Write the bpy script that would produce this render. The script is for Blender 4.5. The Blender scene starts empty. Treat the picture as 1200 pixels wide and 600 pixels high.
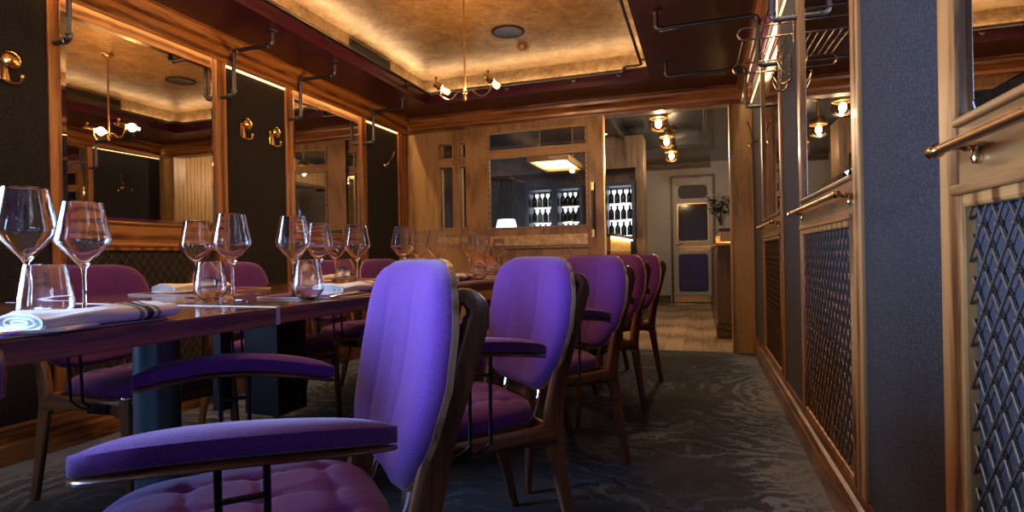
import bpy, bmesh, math, random
from mathutils import Vector, Matrix
random.seed(7)
PI = math.pi
COL = bpy.context.scene.collection
SC = bpy.context.scene

# ------------------------------------------------------------------ materials
MATS = {}
def newmat(name):
    m = bpy.data.materials.new(name); m.use_nodes = True
    nt = m.node_tree; b = nt.nodes['Principled BSDF']
    MATS[name] = m
    return m, nt, b
def N(nt, t, **kw):
    n = nt.nodes.new(t)
    for k, v in kw.items():
        setattr(n, k, v)
    return n
def setin(n, **kw):
    for k, v in kw.items():
        n.inputs[k.replace('_', ' ')].default_value = v
def plain(name, col, rough=.5, metal=0., spec=None, coat=0.):
    m, nt, b = newmat(name)
    b.inputs['Base Color'].default_value = (*col, 1); b.inputs['Roughness'].default_value = rough
    b.inputs['Metallic'].default_value = metal
    if spec is not None: b.inputs['Specular IOR Level'].default_value = spec
    if coat: b.inputs['Coat Weight'].default_value = coat; b.inputs['Coat Roughness'].default_value = .08
    return m
def ramp(nt, stops):
    r = N(nt, 'ShaderNodeValToRGB'); e = r.color_ramp.elements
    while len(e) < len(stops): e.new(.5)
    for el, (p, c) in zip(e, stops):
        el.position = p; el.color = (*c, 1) if len(c) == 3 else c
    return r
def texco(nt, scale=(1, 1, 1), rot=(0, 0, 0), loc=(0, 0, 0)):
    tc = N(nt, 'ShaderNodeTexCoord'); mp = N(nt, 'ShaderNodeMapping')
    mp.inputs['Scale'].default_value = scale; mp.inputs['Rotation'].default_value = rot; mp.inputs['Location'].default_value = loc
    nt.links.new(tc.outputs['Object'], mp.inputs['Vector'])
    return mp.outputs['Vector']
def bump(nt, b, src, strength=.3, dist=.002):
    bp = N(nt, 'ShaderNodeBump'); bp.inputs['Strength'].default_value = strength; bp.inputs['Distance'].default_value = dist
    nt.links.new(src, bp.inputs['Height']); nt.links.new(bp.outputs['Normal'], b.inputs['Normal'])
def wood(name, dark, mid, light, axis='z', scale=1., rough=.35, coat=0.):
    """long streaks along one axis plus wavy cathedral figure"""
    m, nt, b = newmat(name)
    s = {'x': (2.2, 26, 26), 'y': (26, 2.2, 26), 'z': (26, 26, 2.2)}[axis]
    v = texco(nt, tuple(k*scale for k in s))
    n1 = N(nt, 'ShaderNodeTexNoise'); setin(n1, Scale=1.6, Detail=6., Roughness=.62, Distortion=.6)
    nt.links.new(v, n1.inputs['Vector'])
    s2 = {'x': (.5, 5, 5), 'y': (5, .5, 5), 'z': (5, 5, .5)}[axis]
    v2 = texco(nt, tuple(k*scale for k in s2))
    w = N(nt, 'ShaderNodeTexWave'); w.wave_type = 'RINGS'; setin(w, Scale=.9, Distortion=7., Detail=4., Detail_Scale=.8)
    nt.links.new(v2, w.inputs['Vector'])
    mx = N(nt, 'ShaderNodeMath', operation='MULTIPLY_ADD'); mx.inputs[1].default_value = .36; 
    nt.links.new(w.outputs['Fac'], mx.inputs[0]); nt.links.new(n1.outputs['Fac'], mx.inputs[2])
    r = ramp(nt, [(.44, dark), (.61, mid), (.80, light)])
    nt.links.new(mx.outputs[0], r.inputs['Fac']); nt.links.new(r.outputs['Color'], b.inputs['Base Color'])
    b.inputs['Roughness'].default_value = rough
    if coat: b.inputs['Coat Weight'].default_value = coat; b.inputs['Coat Roughness'].default_value = .12
    bump(nt, b, n1.outputs['Fac'], .25, .0015)
    return m
def fabric(name, c1, c2, scale=420., rough=.95, sheen=.3, contrast=(.35, .65), bstr=.5):
    m, nt, b = newmat(name)
    v = texco(nt)
    n1 = N(nt, 'ShaderNodeTexNoise'); setin(n1, Scale=scale, Detail=2., Roughness=.7)
    nt.links.new(v, n1.inputs['Vector'])
    r = ramp(nt, [(contrast[0], c1), (contrast[1], c2)])
    nt.links.new(n1.outputs['Fac'], r.inputs['Fac']); nt.links.new(r.outputs['Color'], b.inputs['Base Color'])
    b.inputs['Roughness'].default_value = rough; b.inputs['Sheen Weight'].default_value = sheen
    b.inputs['Specular IOR Level'].default_value = .2
    bump(nt, b, n1.outputs['Fac'], bstr, .001)
    return m
def emit(name, col, strength):
    m, nt, b = newmat(name)
    b.inputs['Base Color'].default_value = (0, 0, 0, 1)
    b.inputs['Emission Color'].default_value = (*col, 1); b.inputs['Emission Strength'].default_value = strength
    return m
def glass(name, col=(1, 1, 1), rough=0., ior=1.45):
    m, nt, b = newmat(name)
    b.inputs['Base Color'].default_value = (*col, 1); b.inputs['Roughness'].default_value = rough
    b.inputs['Transmission Weight'].default_value = 1; b.inputs['IOR'].default_value = ior
    return m

for ax in 'xyz':
    wood('oak_'+ax, (.085, .028, .007), (.27, .110, .027), (.42, .195, .058), ax, rough=.38, coat=.12)
    wood('pale_oak_'+ax, (.25, .145, .055), (.40, .245, .10), (.50, .325, .15), ax, scale=1.3, rough=.42)
    wood('walnut_'+ax, (.055, .018, .008), (.15, .054, .022), (.25, .105, .044), ax, scale=1.5, rough=.32, coat=.3)
wood('tabletop_wood', (.10, .028, .010), (.25, .080, .026), (.42, .18, .06), 'y', scale=1.2, rough=.16, coat=.9)
wood('burl_y', (.035, .012, .004), (.16, .062, .016), (.27, .115, .034), 'y', scale=.8, rough=.36, coat=.12)
wood('edge_wood', (.08, .024, .008), (.21, .066, .020), (.32, .11, .034), 'y', scale=1.6, rough=.42, coat=.05)
wood('floor_wood', (.22, .14, .08), (.36, .25, .155), (.48, .36, .24), 'y', scale=.7, rough=.35)
wood('ply_edge', (.30, .17, .09), (.48, .33, .20), (.62, .47, .32), 'z', scale=3, rough=.4)
for ax in 'yz': wood('dark_oak_'+ax, (.035, .022, .014), (.085, .054, .033), (.14, .092, .058), ax, rough=.4)
fabric('purple_wool', (.072, .014, .165), (.17, .045, .34), 500, sheen=.25, contrast=(.3, .7))
fabric('wall_fabric', (.008, .009, .012), (.062, .068, .080), 260, rough=.9, sheen=.1, contrast=(.46, .72), bstr=.8)
fabric('padding_fabric', (.020, .022, .032), (.06, .062, .075), 300, rough=.85, sheen=.1)
fabric('napkin_linen', (.78, .79, .80), (.93, .93, .93), 600, sheen=.1, contrast=(.2, .8), bstr=.3)
fabric('mat_leather', (.10, .022, .10), (.17, .045, .16), 120, rough=.5, sheen=0, bstr=.3)
plain('mat_edge', (.62, .56, .50), .5)
plain('plum_paint', (.052, .007, .030), .30, 0, .4, coat=.12)
plain('iron', (.12, .125, .14), .38, .9)
plain('black_iron', (.012, .013, .016), .35, .6)
plain('steel_blue', (.11, .16, .20), .28, .85)
plain('brass', (.72, .44, .17), .2, 1.)
plain('aged_brass', (.55, .35, .15), .32, 1.)
plain('chrome', (.8, .8, .82), .1, 1.)
plain('copper_wire', (.72, .50, .32), .22, 1.)
plain('mirror', (.70, .66, .62), .01, 1.)
plain('lattice_metal', (.15, .11, .08), .45, .6)
plain('black', (.01, .01, .012), .5)
plain('dark_paint', (.02, .022, .028), .25, 0, .5, coat=.3)
plain('grey_panel', (.46, .46, .50), .4)
plain('slate_blue', (.025, .035, .07), .4)
plain('cutlery_steel', (.75, .76, .8), .12, 1.)
plain('smoked_glass', (.05, .035, .025), .08, 0, .6)
plain('white', (.8, .8, .8), .5)
plain('near_plaster', (.35, .33, .31), .7)
plain('stripe_black', (.02, .02, .025), .9)
plain('stripe_grey', (.22, .23, .26), .9)
plain('bottle_glass', (.012, .018, .014), .08, 0, .6)
plain('cabinet_back', (.7, .72, .76), .4)
plain('leaf', (.03, .06, .02), .5)
plain('petal', (.75, .70, .66), .6)
glass('clear_glass')
def thin_glass(name, col, refl=1.):
    m = bpy.data.materials.new(name); m.use_nodes = True; nt = m.node_tree; MATS[name] = m
    for n_ in list(nt.nodes):
        if n_.type == 'BSDF_PRINCIPLED': nt.nodes.remove(n_)
    out = [n_ for n_ in nt.nodes if n_.type == 'OUTPUT_MATERIAL'][0]
    tr = N(nt, 'ShaderNodeBsdfTransparent'); tr.inputs[0].default_value = (*col, 1)
    gl = N(nt, 'ShaderNodeBsdfGlossy'); gl.inputs['Roughness'].default_value = .0
    fr = N(nt, 'ShaderNodeFresnel'); fr.inputs[0].default_value = 1.45
    ml = N(nt, 'ShaderNodeMath', operation='MULTIPLY'); ml.inputs[1].default_value = refl
    mx = N(nt, 'ShaderNodeMixShader')
    nt.links.new(fr.outputs[0], ml.inputs[0]); nt.links.new(ml.outputs[0], mx.inputs[0]); nt.links.new(tr.outputs[0], mx.inputs[1]); nt.links.new(gl.outputs[0], mx.inputs[2])
    nt.links.new(mx.outputs[0], out.inputs['Surface'])
thin_glass('pane_glass', (.93, .95, .96)); thin_glass('amber_glass', (1., .84, .62), .8)
emit('led_warm', (1., .62, .27), 28.)
emit('lit_edge_glow', (1., .56, .22), 1.5)
emit('led_cove', (1., .73, .44), 12.)
emit('filament', (1., .55, .20), 120.)
emit('globe_glow', (1., .62, .32), 7.)
emit('bar_glow', (1., .66, .26), 9.)
emit('fridge_glow', (.80, .86, 1.), .75)
emit('white_glow', (.85, .92, 1.), 2.2); emit('gold_glow', (1., .68, .30), 2.)
emit('spot_glow', (1., .78, .55), 40.)

# gold leaf ceiling paper
m, nt, b = newmat('gold_leaf')
v = texco(nt, (5, 5, 5)); n1 = N(nt, 'ShaderNodeTexNoise'); setin(n1, Scale=1.5, Detail=9., Roughness=.75, Distortion=.6)
nt.links.new(v, n1.inputs['Vector'])
n2 = N(nt, 'ShaderNodeTexNoise'); setin(n2, Scale=34., Detail=4., Roughness=.7); nt.links.new(texco(nt, (1, 2.2, 1)), n2.inputs['Vector'])
mx = N(nt, 'ShaderNodeMath', operation='MULTIPLY_ADD'); mx.inputs[1].default_value = .55
nt.links.new(n2.outputs['Fac'], mx.inputs[0]); nt.links.new(n1.outputs['Fac'], mx.inputs[2])
r = ramp(nt, [(.50, (.14, .080, .030)), (.72, (.31, .20, .095)), (.98, (.52, .38, .21))])
nt.links.new(mx.outputs[0], r.inputs['Fac']); nt.links.new(r.outputs['Color'], b.inputs['Base Color'])
b.inputs['Metallic'].default_value = .55; b.inputs['Roughness'].default_value = .42
bump(nt, b, n2.outputs['Fac'], .25, .003)

# mottled gold of the far band
m, nt, b = newmat('gold_band')
n1 = N(nt, 'ShaderNodeTexNoise'); setin(n1, Scale=16., Detail=6., Roughness=.7); nt.links.new(texco(nt), n1.inputs['Vector'])
r = ramp(nt, [(.35, (.50, .30, .11)), (.65, (.88, .66, .34))]); nt.links.new(n1.outputs['Fac'], r.inputs['Fac']); nt.links.new(r.outputs['Color'], b.inputs['Base Color'])
b.inputs['Roughness'].default_value = .4; b.inputs['Metallic'].default_value = .3

# worn oriental carpet: mirrored medallion pattern, pale blotches, fine ribs
m, nt, b = newmat('carpet')
L = nt.links
tc = N(nt, 'ShaderNodeTexCoord'); sp = N(nt, 'ShaderNodeSeparateXYZ'); L.new(tc.outputs['Object'], sp.inputs[0])
def mth(op, a, bb=None, c=None):
    n = N(nt, 'ShaderNodeMath', operation=op)
    for i, x in enumerate((a, bb, c)):
        if x is None: continue
        if isinstance(x, (int, float)): n.inputs[i].default_value = x
        else: L.new(x, n.inputs[i])
    return n.outputs[0]
ux = mth('PINGPONG', mth('ADD', sp.outputs['X'], 10.0+.27), .68)
uy = mth('PINGPONG', mth('ADD', sp.outputs['Y'], 10.), 1.15)
cb = N(nt, 'ShaderNodeCombineXYZ'); L.new(ux, cb.inputs[0]); L.new(uy, cb.inputs[1])
nd = N(nt, 'ShaderNodeTexNoise'); setin(nd, Scale=5., Detail=2.); L.new(cb.outputs[0], nd.inputs['Vector'])
vm = N(nt, 'ShaderNodeVectorMath', operation='MULTIPLY_ADD'); L.new(nd.outputs['Color'], vm.inputs[0]); vm.inputs[1].default_value = (.3, .3, 0); L.new(cb.outputs[0], vm.inputs[2])
vo = N(nt, 'ShaderNodeTexVoronoi'); vo.feature = 'DISTANCE_TO_EDGE'; setin(vo, Scale=7.5); L.new(vm.outputs[0], vo.inputs['Vector'])
lines = mth('LESS_THAN', vo.outputs['Distance'], .035)
wv = N(nt, 'ShaderNodeTexWave'); wv.wave_type = 'RINGS'; wv.rings_direction = 'SPHERICAL'; setin(wv, Scale=3.2, Distortion=9., Detail=2.5, Detail_Scale=2.5); L.new(cb.outputs[0], wv.inputs['Vector'])
scroll = mth('GREATER_THAN', wv.outputs['Fac'], .72)
big = N(nt, 'ShaderNodeTexNoise'); setin(big, Scale=2.4, Detail=6., Roughness=.62); L.new(tc.outputs['Object'], big.inputs['Vector'])
fine = N(nt, 'ShaderNodeTexNoise'); setin(fine, Scale=60., Detail=3., Roughness=.7); 
mpf = N(nt, 'ShaderNodeMapping'); mpf.inputs['Scale'].default_value = (3, .35, 1); L.new(tc.outputs['Object'], mpf.inputs['Vector']); L.new(mpf.outputs[0], fine.inputs['Vector'])
edge = mth('SUBTRACT', 1., mth('MULTIPLY', mth('ABSOLUTE', mth('SUBTRACT', sp.outputs['X'], .40)), 3.2))   # pale border by the right wall
edge = mth('MAXIMUM', edge, mth('SUBTRACT', 1., mth('MULTIPLY', mth('ABSOLUTE', mth('ADD', sp.outputs['X'], 2.85)), 1.4)))  # paler toward the left wall, mostly a light effect put into the colour
edge = mth('MAXIMUM', edge, 0.)
wear_light = mth('ADD', mth('MULTIPLY', big.outputs['Fac'], .9), mth('MULTIPLY', edge, .34))
patt = mth('MAXIMUM', mth('MULTIPLY', lines, .55), mth('MULTIPLY', scroll, 1.05))
v1 = mth('MULTIPLY', mth('MULTIPLY', patt, wear_light), .85)
v1 = mth('ADD', v1, mth('MULTIPLY', mth('SUBTRACT', wear_light, .48), 2.2))
v1 = mth('MULTIPLY', v1, mth('ADD', .35, mth('MULTIPLY', fine.outputs['Fac'], 1.2)))
r = ramp(nt, [(.0, (.004, .006, .012)), (.15, (.010, .015, .030)), (.36, (.034, .055, .105)), (.8, (.18, .22, .30))])
L.new(v1, r.inputs['Fac']); L.new(r.outputs['Color'], b.inputs['Base Color'])
b.inputs['Roughness'].default_value = .9; b.inputs['Sheen Weight'].default_value = .2; b.inputs['Specular IOR Level'].default_value = .2
bump(nt, b, fine.outputs['Fac'], .5, .004)
m = MATS['floor_wood']; nt = m.node_tree; b = nt.nodes['Principled BSDF']
old = b.inputs['Base Color'].links[0].from_socket
tc = N(nt, 'ShaderNodeTexCoord'); br = N(nt, 'ShaderNodeTexBrick'); mp = N(nt, 'ShaderNodeMapping'); mp.inputs['Rotation'].default_value = (0, 0, PI/2)
br.inputs['Scale'].default_value = 1.; br.inputs['Brick Width'].default_value = 1.4; br.inputs['Row Height'].default_value = .17; br.inputs['Mortar Size'].default_value = .003
br.inputs['Color1'].default_value = (1, 1, 1, 1); br.inputs['Color2'].default_value = (.78, .76, .72, 1); br.inputs['Mortar'].default_value = (.3, .25, .2, 1)
nt.links.new(tc.outputs['Object'], mp.inputs[0]); nt.links.new(mp.outputs[0], br.inputs['Vector'])
ml = N(nt, 'ShaderNodeMixRGB'); ml.blend_type = 'MULTIPLY'; ml.inputs[0].default_value = 1
nt.links.new(old, ml.inputs[1]); nt.links.new(br.outputs['Color'], ml.inputs[2]); nt.links.new(ml.outputs[0], b.inputs['Base Color'])
M = MATS

# ------------------------------------------------------------------ mesh builder
class MB:
    def __init__(s): s.v = []; s.f = []; s.mi = []; s.cur = 0
    def add(s, vs, fs, mi=None):
        o = len(s.v); s.v += [tuple(p) for p in vs]
        for f in fs: s.f.append(tuple(i+o for i in f)); s.mi.append(s.cur if mi is None else mi)
        return s
    def box(s, x0, x1, y0, y1, z0, z1, mi=None):
        vs = [(x, y, z) for z in (z0, z1) for y in (y0, y1) for x in (x0, x1)]
        return s.add(vs, [(0, 2, 3, 1), (4, 5, 7, 6), (0, 1, 5, 4), (2, 6, 7, 3), (0, 4, 6, 2), (1, 3, 7, 5)], mi)
    def tube(s, pts, r, seg=10, closed=False, mi=None, flat=1.):
        """round (or flattened) tube along points; r is a number or one per point"""
        P = [Vector(p) for p in pts]; n = len(P)
        R = r if isinstance(r, (list, tuple)) else [r]*n
        tang = []
        for i in range(n):
            if closed: t = P[(i+1) % n]-P[i-1]
            else: t = P[min(i+1, n-1)]-P[max(i-1, 0)]
            tang.append(t.normalized())
        up = Vector((0, 0, 1)) if abs(tang[0].z) < .9 else Vector((1, 0, 0))
        u = (up - tang[0]*up.dot(tang[0])).normalized(); vs = []
        for i in range(n):
            u = (u - tang[i]*u.dot(tang[i])).normalized(); w = tang[i].cross(u)
            for k in range(seg):
                a = 2*PI*k/seg; vs.append(P[i]+u*(R[i]*math.cos(a))+w*(R[i]*math.sin(a)*flat))
        fs = []
        for i in range(n if closed else n-1):
            j = (i+1) % n
            for k in range(seg):
                l = (k+1) % seg; fs.append((i*seg+k, i*seg+l, j*seg+l, j*seg+k))
        if not closed: fs.append(tuple(range(seg))[::-1]); fs.append(tuple((n-1)*seg+k for k in range(seg)))
        return s.add(vs, fs, mi)
    def lathe(s, prof, c=(0, 0, 0), seg=24, axis='z', mi=None, closed=False):
        """prof: list of (radius, height)"""
        vs = []; n = len(prof)
        for (r_, h) in prof:
            for k in range(seg):
                a = 2*PI*k/seg; p = (max(r_, 1e-5)*math.cos(a), max(r_, 1e-5)*math.sin(a), h)
                if axis == 'x': p = (p[2], p[0], p[1])
                if axis == 'y': p = (p[1], p[2], p[0])
                vs.append((p[0]+c[0], p[1]+c[1], p[2]+c[2]))
        fs = [(i*seg+k, i*seg+(k+1) % seg, ((i+1) % n)*seg+(k+1) % seg, ((i+1) % n)*seg+k) for i in range(n if closed else n-1) for k in range(seg)]
        return s.add(vs, fs, mi)
    def prism(s, poly, a, b_, axis='y', mi=None):
        """poly in the plane across `axis` (x,z for y; y,z for x; x,y for z), extruded a..b"""
        n = len(poly); vs = []
        for t in (a, b_):
            for (p, q) in poly:
                vs.append({'y': (p, t, q), 'x': (t, p, q), 'z': (p, q, t)}[axis])
        fs = [tuple(range(n)), tuple(range(2*n-1, n-1, -1))]+[(i, (i+1) % n, n+(i+1) % n, n+i) for i in range(n)]
        return s.add(vs, fs, mi)
    def bar(s, pts, ws, ts, n=2.6, seg=12, side=Vector((0, 1, 0)), mi=None):
        """board-like sweep: width ws lies in the plane across `side`, thickness ts along `side`"""
        P = [Vector(p) for p in pts]; vs = []; m_ = len(P)
        for i in range(m_):
            t = (P[min(i+1, m_-1)]-P[max(i-1, 0)]).normalized()
            sd = (side - t*side.dot(t)).normalized(); w = t.cross(sd)
            for k in range(seg):
                a = 2*PI*(k+.5)/seg; c, d = math.cos(a), math.sin(a)
                c = math.copysign(abs(c)**(2/n), c); d = math.copysign(abs(d)**(2/n), d)
                vs.append(P[i]+w*(c*ws[i]/2)+sd*(d*ts[i]/2))
        fs = [(i*seg+k, i*seg+(k+1) % seg, (i+1)*seg+(k+1) % seg, (i+1)*seg+k) for i in range(m_-1) for k in range(seg)]
        fs.append(tuple(range(seg))[::-1]); fs.append(tuple((m_-1)*seg+k for k in range(seg)))
        return s.add(vs, fs, mi)
    def build(s, name, mat, parent=None, smooth=False, bevel=0, loc=None):
        me = bpy.data.meshes.new(name); me.from_pydata(s.v, [], s.f)
        bm = bmesh.new(); bm.from_mesh(me); bmesh.ops.recalc_face_normals(bm, faces=bm.faces); bm.to_mesh(me); bm.free()
        for k in (mat if isinstance(mat, (list, tuple)) else [mat]): me.materials.append(M[k])
        if any(s.mi): me.polygons.foreach_set('material_index', s.mi)
        if smooth:
            me.polygons.foreach_set('use_smooth', [True]*len(me.polygons))
            try: me.set_sharp_from_angle(angle=math.radians(40))
            except Exception: pass
        o = bpy.data.objects.new(name, me); COL.objects.link(o)
        if parent: o.parent = parent
        if loc: o.location = loc
        if bevel:
            bv = o.modifiers.new('bevel', 'BEVEL'); bv.width = bevel; bv.segments = 2; bv.limit_method = 'ANGLE'
        return o
def tag(o, label=None, cat=None, group=None, kind=None):
    if label: o['label'] = label
    if cat: o['category'] = cat
    if group: o['group'] = group
    if kind: o['kind'] = kind
    return o
def thing(name, label, cat, loc=(0, 0, 0), rz=0, group=None):
    o = bpy.data.objects.new(name, None); COL.objects.link(o); o.location = loc; o.rotation_euler = (0, 0, rz)
    o.empty_display_size = .05
    return tag(o, label, cat, group)
def struct(name, mb, mat, **k): return tag(mb.build(name, mat, **k), kind='structure')
def copy_tree(o, parent=None):
    c = o.copy(); COL.objects.link(c)
    if parent: c.parent = parent
    for ch in list(o.children): copy_tree(ch, c)
    return c
def again(o, loc, rz, label, group=None):
    c = copy_tree(o); c.location = loc; c.rotation_euler = (0, 0, rz); c['label'] = label
    if group: c['group'] = group
    return c
def arc(c, r, a0, a1, n, plane='xz'):
    o = []
    for i in range(n+1):
        a = math.radians(a0+(a1-a0)*i/n); p, q = r*math.cos(a), r*math.sin(a)
        o.append({'xz': (c[0]+p, c[1], c[2]+q), 'yz': (c[0], c[1]+p, c[2]+q), 'xy': (c[0]+p, c[1]+q, c[2])}[plane])
    return o
def smoothpath(pts, n=6):
    P = [Vector(p) for p in pts]; out = []
    for i in range(len(P)-1):
        p0 = P[max(i-1, 0)]; p1 = P[i]; p2 = P[i+1]; p3 = P[min(i+2, len(P)-1)]
        for k in range(n):
            t = k/n
            out.append(.5*((2*p1)+(-p0+p2)*t+(2*p0-5*p1+4*p2-p3)*t*t+(-p0+3*p1-3*p2+p3)*t**3))
    out.append(P[-1]); return out
def lerps(vals, n):
    out = []
    for i in range(len(vals)-1):
        for k in range(n): out.append(vals[i]+(vals[i+1]-vals[i])*k/n)
    out.append(vals[-1]); return out

# ------------------------------------------------------------------ the room
XL, XR, YB, YN = -2.90, .437, 5.25, -2.3
ZS, ZG = 2.28, 2.52           # soffit and gold recess heights
ZF = 2.42                      # ceiling of the bar room
struct('floor', MB().box(-3.4, .9, YB, 10.5, -.06, 0), 'floor_wood')
struct('floor', MB().box(-3.1, .7, YN-.2, YB, -.06, -.008), 'black')
tag(MB().box(XL+.001, XR-.001, YN, YB+.02, -.008, .0).build('carpet', 'carpet'),
    'dark navy and pale grey worn patterned carpet covering the dining room floor', 'carpet')

# left wall with a daylight window behind the camera
w = MB()
WY0, WY1, WZ0, WZ1 = -.95, .70, .70, 2.1
w.box(XL-.15, XL, WY1, YB+.15, 0, ZS+.3); w.box(XL-.15, XL, YN-.15, WY0, 0, ZS+.3)
w.box(XL-.15, XL, WY0, WY1, 0, WZ0); w.box(XL-.15, XL, WY0, WY1, WZ1, ZS+.3)
struct('wall_left', w, 'near_plaster')
w = MB(); w.box(XR, XR+.15, YN-.15, YB+.15, 0, ZS+.3); struct('wall_right', w, 'near_plaster')
w = MB(); NX0, NX1 = -2.2, -1.75
w.box(XL-.15, NX0, YN-.15, YN, 0, ZS+.3); w.box(NX1, XR+.15, YN-.15, YN, 0, ZS+.3); w.box(NX0, NX1, YN-.15, YN, 0, WZ0); w.box(NX0, NX1, YN-.15, YN, WZ1, ZS+.3)
struct('wall_near', w, 'near_plaster')
def window(name, mk):
    f = MB(); g = MB(); mk(f, g)
    o = struct(name, f, 'pale_oak_z'); g.build('window_pane', 'pane_glass', o)
def wl(f, g):
    for a, b_ in ((WY0, WY0+.06), (WY1-.06, WY1), ((WY0+WY1)/2-.03, (WY0+WY1)/2+.03)): f.box(XL-.10, XL+.01, a, b_, WZ0, WZ1)
    for a, b_ in ((WZ0, WZ0+.06), (WZ1-.06, WZ1)): f.box(XL-.10, XL+.01, WY0, WY1, a, b_)
    g.box(XL-.06, XL-.055, WY0, WY1, WZ0, WZ1)
def wn(f, g):
    for a, b_ in ((NX0, NX0+.06), (NX1-.06, NX1)): f.box(a, b_, YN-.10, YN+.01, WZ0, WZ1)
    for a, b_ in ((WZ0, WZ0+.06), (WZ1-.06, WZ1)): f.box(NX0, NX1, YN-.10, YN+.01, a, b_)
    g.box(NX0, NX1, YN-.06, YN-.055, WZ0, WZ1)
window('window_1', wl); window('window_2', wn)

# ceiling: plum soffit round a raised gold recess
RX0, RX1, RY0, RY1 = -2.37, -.366, -1.2, 4.75
c = MB()
for x0, x1, y0, y1 in ((XL-.1, RX0, YN-.1, YB+.1), (RX1, XR+.1, YN-.1, YB+.1), (RX0, RX1, YN-.1, RY0), (RX0, RX1, RY1, YB+.1)):
    c.box(x0, x1, y0, y1, ZS, 2.38)
struct('ceiling', c, 'plum_paint')
c = MB(); g = .06
c.box(RX0-g-.04, RX0-g, RY0-g, RY1+g, 2.38, ZG+.04); c.box(RX1+g, RX1+g+.04, RY0-g, RY1+g, 2.38, ZG+.04)
c.box(RX0-g, RX1+g, RY1+g, RY1+g+.04, 2.38, ZG+.04); c.box(RX0-g, RX1+g, RY0-g-.04, RY0-g, 2.38, ZG+.04)
c.box(RX0-g, RX1+g, RY0-g, RY1+g, ZG, ZG+.04)
struct('ceiling', c, 'gold_leaf')
# dark wood lip at the top of the fascia
c = MB()
for x0, x1, y0, y1 in ((RX0-.012, RX0+.006, RY0, RY1), (RX1-.006, RX1+.012, RY0, RY1), (RX0, RX1, RY1-.006, RY1+.012), (RX0, RX1, RY0-.012, RY0+.006)):
    c.box(x0, x1, y0, y1, 2.372, 2.392)
struct('trim_1', c, 'dark_oak_y')
# light strips lying on the ledge of the recess
def led(name, b6, label, mat='led_warm'): return tag(MB().box(*b6).build(name, mat), label, 'light strip')
led('light_strip', (RX0-.05, RX0-.03, RY0, RY1, 2.381, 2.389), 'warm light strip hidden on the left ledge of the gold ceiling recess', 'led_cove')
led('light_strip', (RX1+.03, RX1+.05, RY0, RY1, 2.381, 2.389), 'warm light strip hidden on the right ledge of the gold ceiling recess', 'led_cove')
led('light_strip', (RX0, RX1, RY1+.03, RY1+.05, 2.381, 2.389), 'warm light strip hidden on the far ledge of the gold ceiling recess', 'led_cove')

# cornices
def cprof(sx):   # cross section of the valance, out from the wall; sx=+1 grows toward +
    return [(0.112, -.165), (.122, -.165), (.130, -.15), (.130, -.10), (.124, -.092), (.124, -.075), (.135, -.060), (.148, -.035), (.15, -.012), (.16, -.008), (.16, 0), (.112, 0)]
struct('trim_2', MB().prism([(XL+p-.03, ZS+q) for p, q in cprof(1)], YN, YB-.10, 'y'), 'oak_y')
struct('trim_3', MB().prism([(XR-p+.03, ZS+q) for p, q in cprof(1)], YN, YB-.10, 'y'), 'oak_y')
bp = [(0, -.14), (.03, -.14), (.035, -.12), (.05, -.11), (.055, -.085), (.075, -.07), (.10, -.045), (.105, -.02), (.118, -.015), (.118, 0), (0, 0)]
struct('trim_4', MB().prism([(YB-p, ZS+q) for p, q in bp], XL+.01, XR-.01, 'x'), 'oak_x')
led('light_strip', (XL+.012, XL+.03, 1.0, 5.1, 2.252, 2.262), 'warm light strip behind the left wooden cornice')
led('light_strip', (XR-.058, XR-.044, 1.0, 5.1, 2.264, 2.272), 'warm light strip behind the right wooden cornice', 'led_cove')
for (a, b_, l) in ((1.0, 1.84, 'above the left panel with one large coat hook'), (2.90, 3.446, 'above the left panel with two coat hooks'), (4.516, 5.076, 'above the end panel of the left wall')):
    led('light_strip', (XL+.0125, XL+.020, a, b_, 2.120, 2.134), 'thin added glow line standing for lit fabric '+l, 'lit_edge_glow')  # glow added in place of the lit top edge of the fabric
for (a, b_, l) in ((1.24, 1.786, 'above the widest right-hand panel'), (2.804, 3.381, 'above the right-hand panel behind the luggage rack'), (4.404, 5.19, 'above the right-hand panel beside the doorway post')):
    led('light_strip', (XR-.020, XR-.0125, a, b_, 2.120, 2.134), 'thin added glow line standing for lit fabric '+l, 'lit_edge_glow')

# baseboards
bb = [(0, 0), (.030, 0), (.030, .085), (.024, .092), (.024, .105), (.030, .112), (.026, .125), (.014, .132), (.014, .148), (.020, .155), (.016, .168), (0, .172)]
struct('baseboard_left', MB().prism([(XL+p, q) for p, q in bb], YN, YB-.01, 'y'), 'oak_y')
struct('baseboard_right', MB().prism([(XR-p, q) for p, q in bb], YN, YB-.01, 'y'), 'walnut_y')

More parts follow.
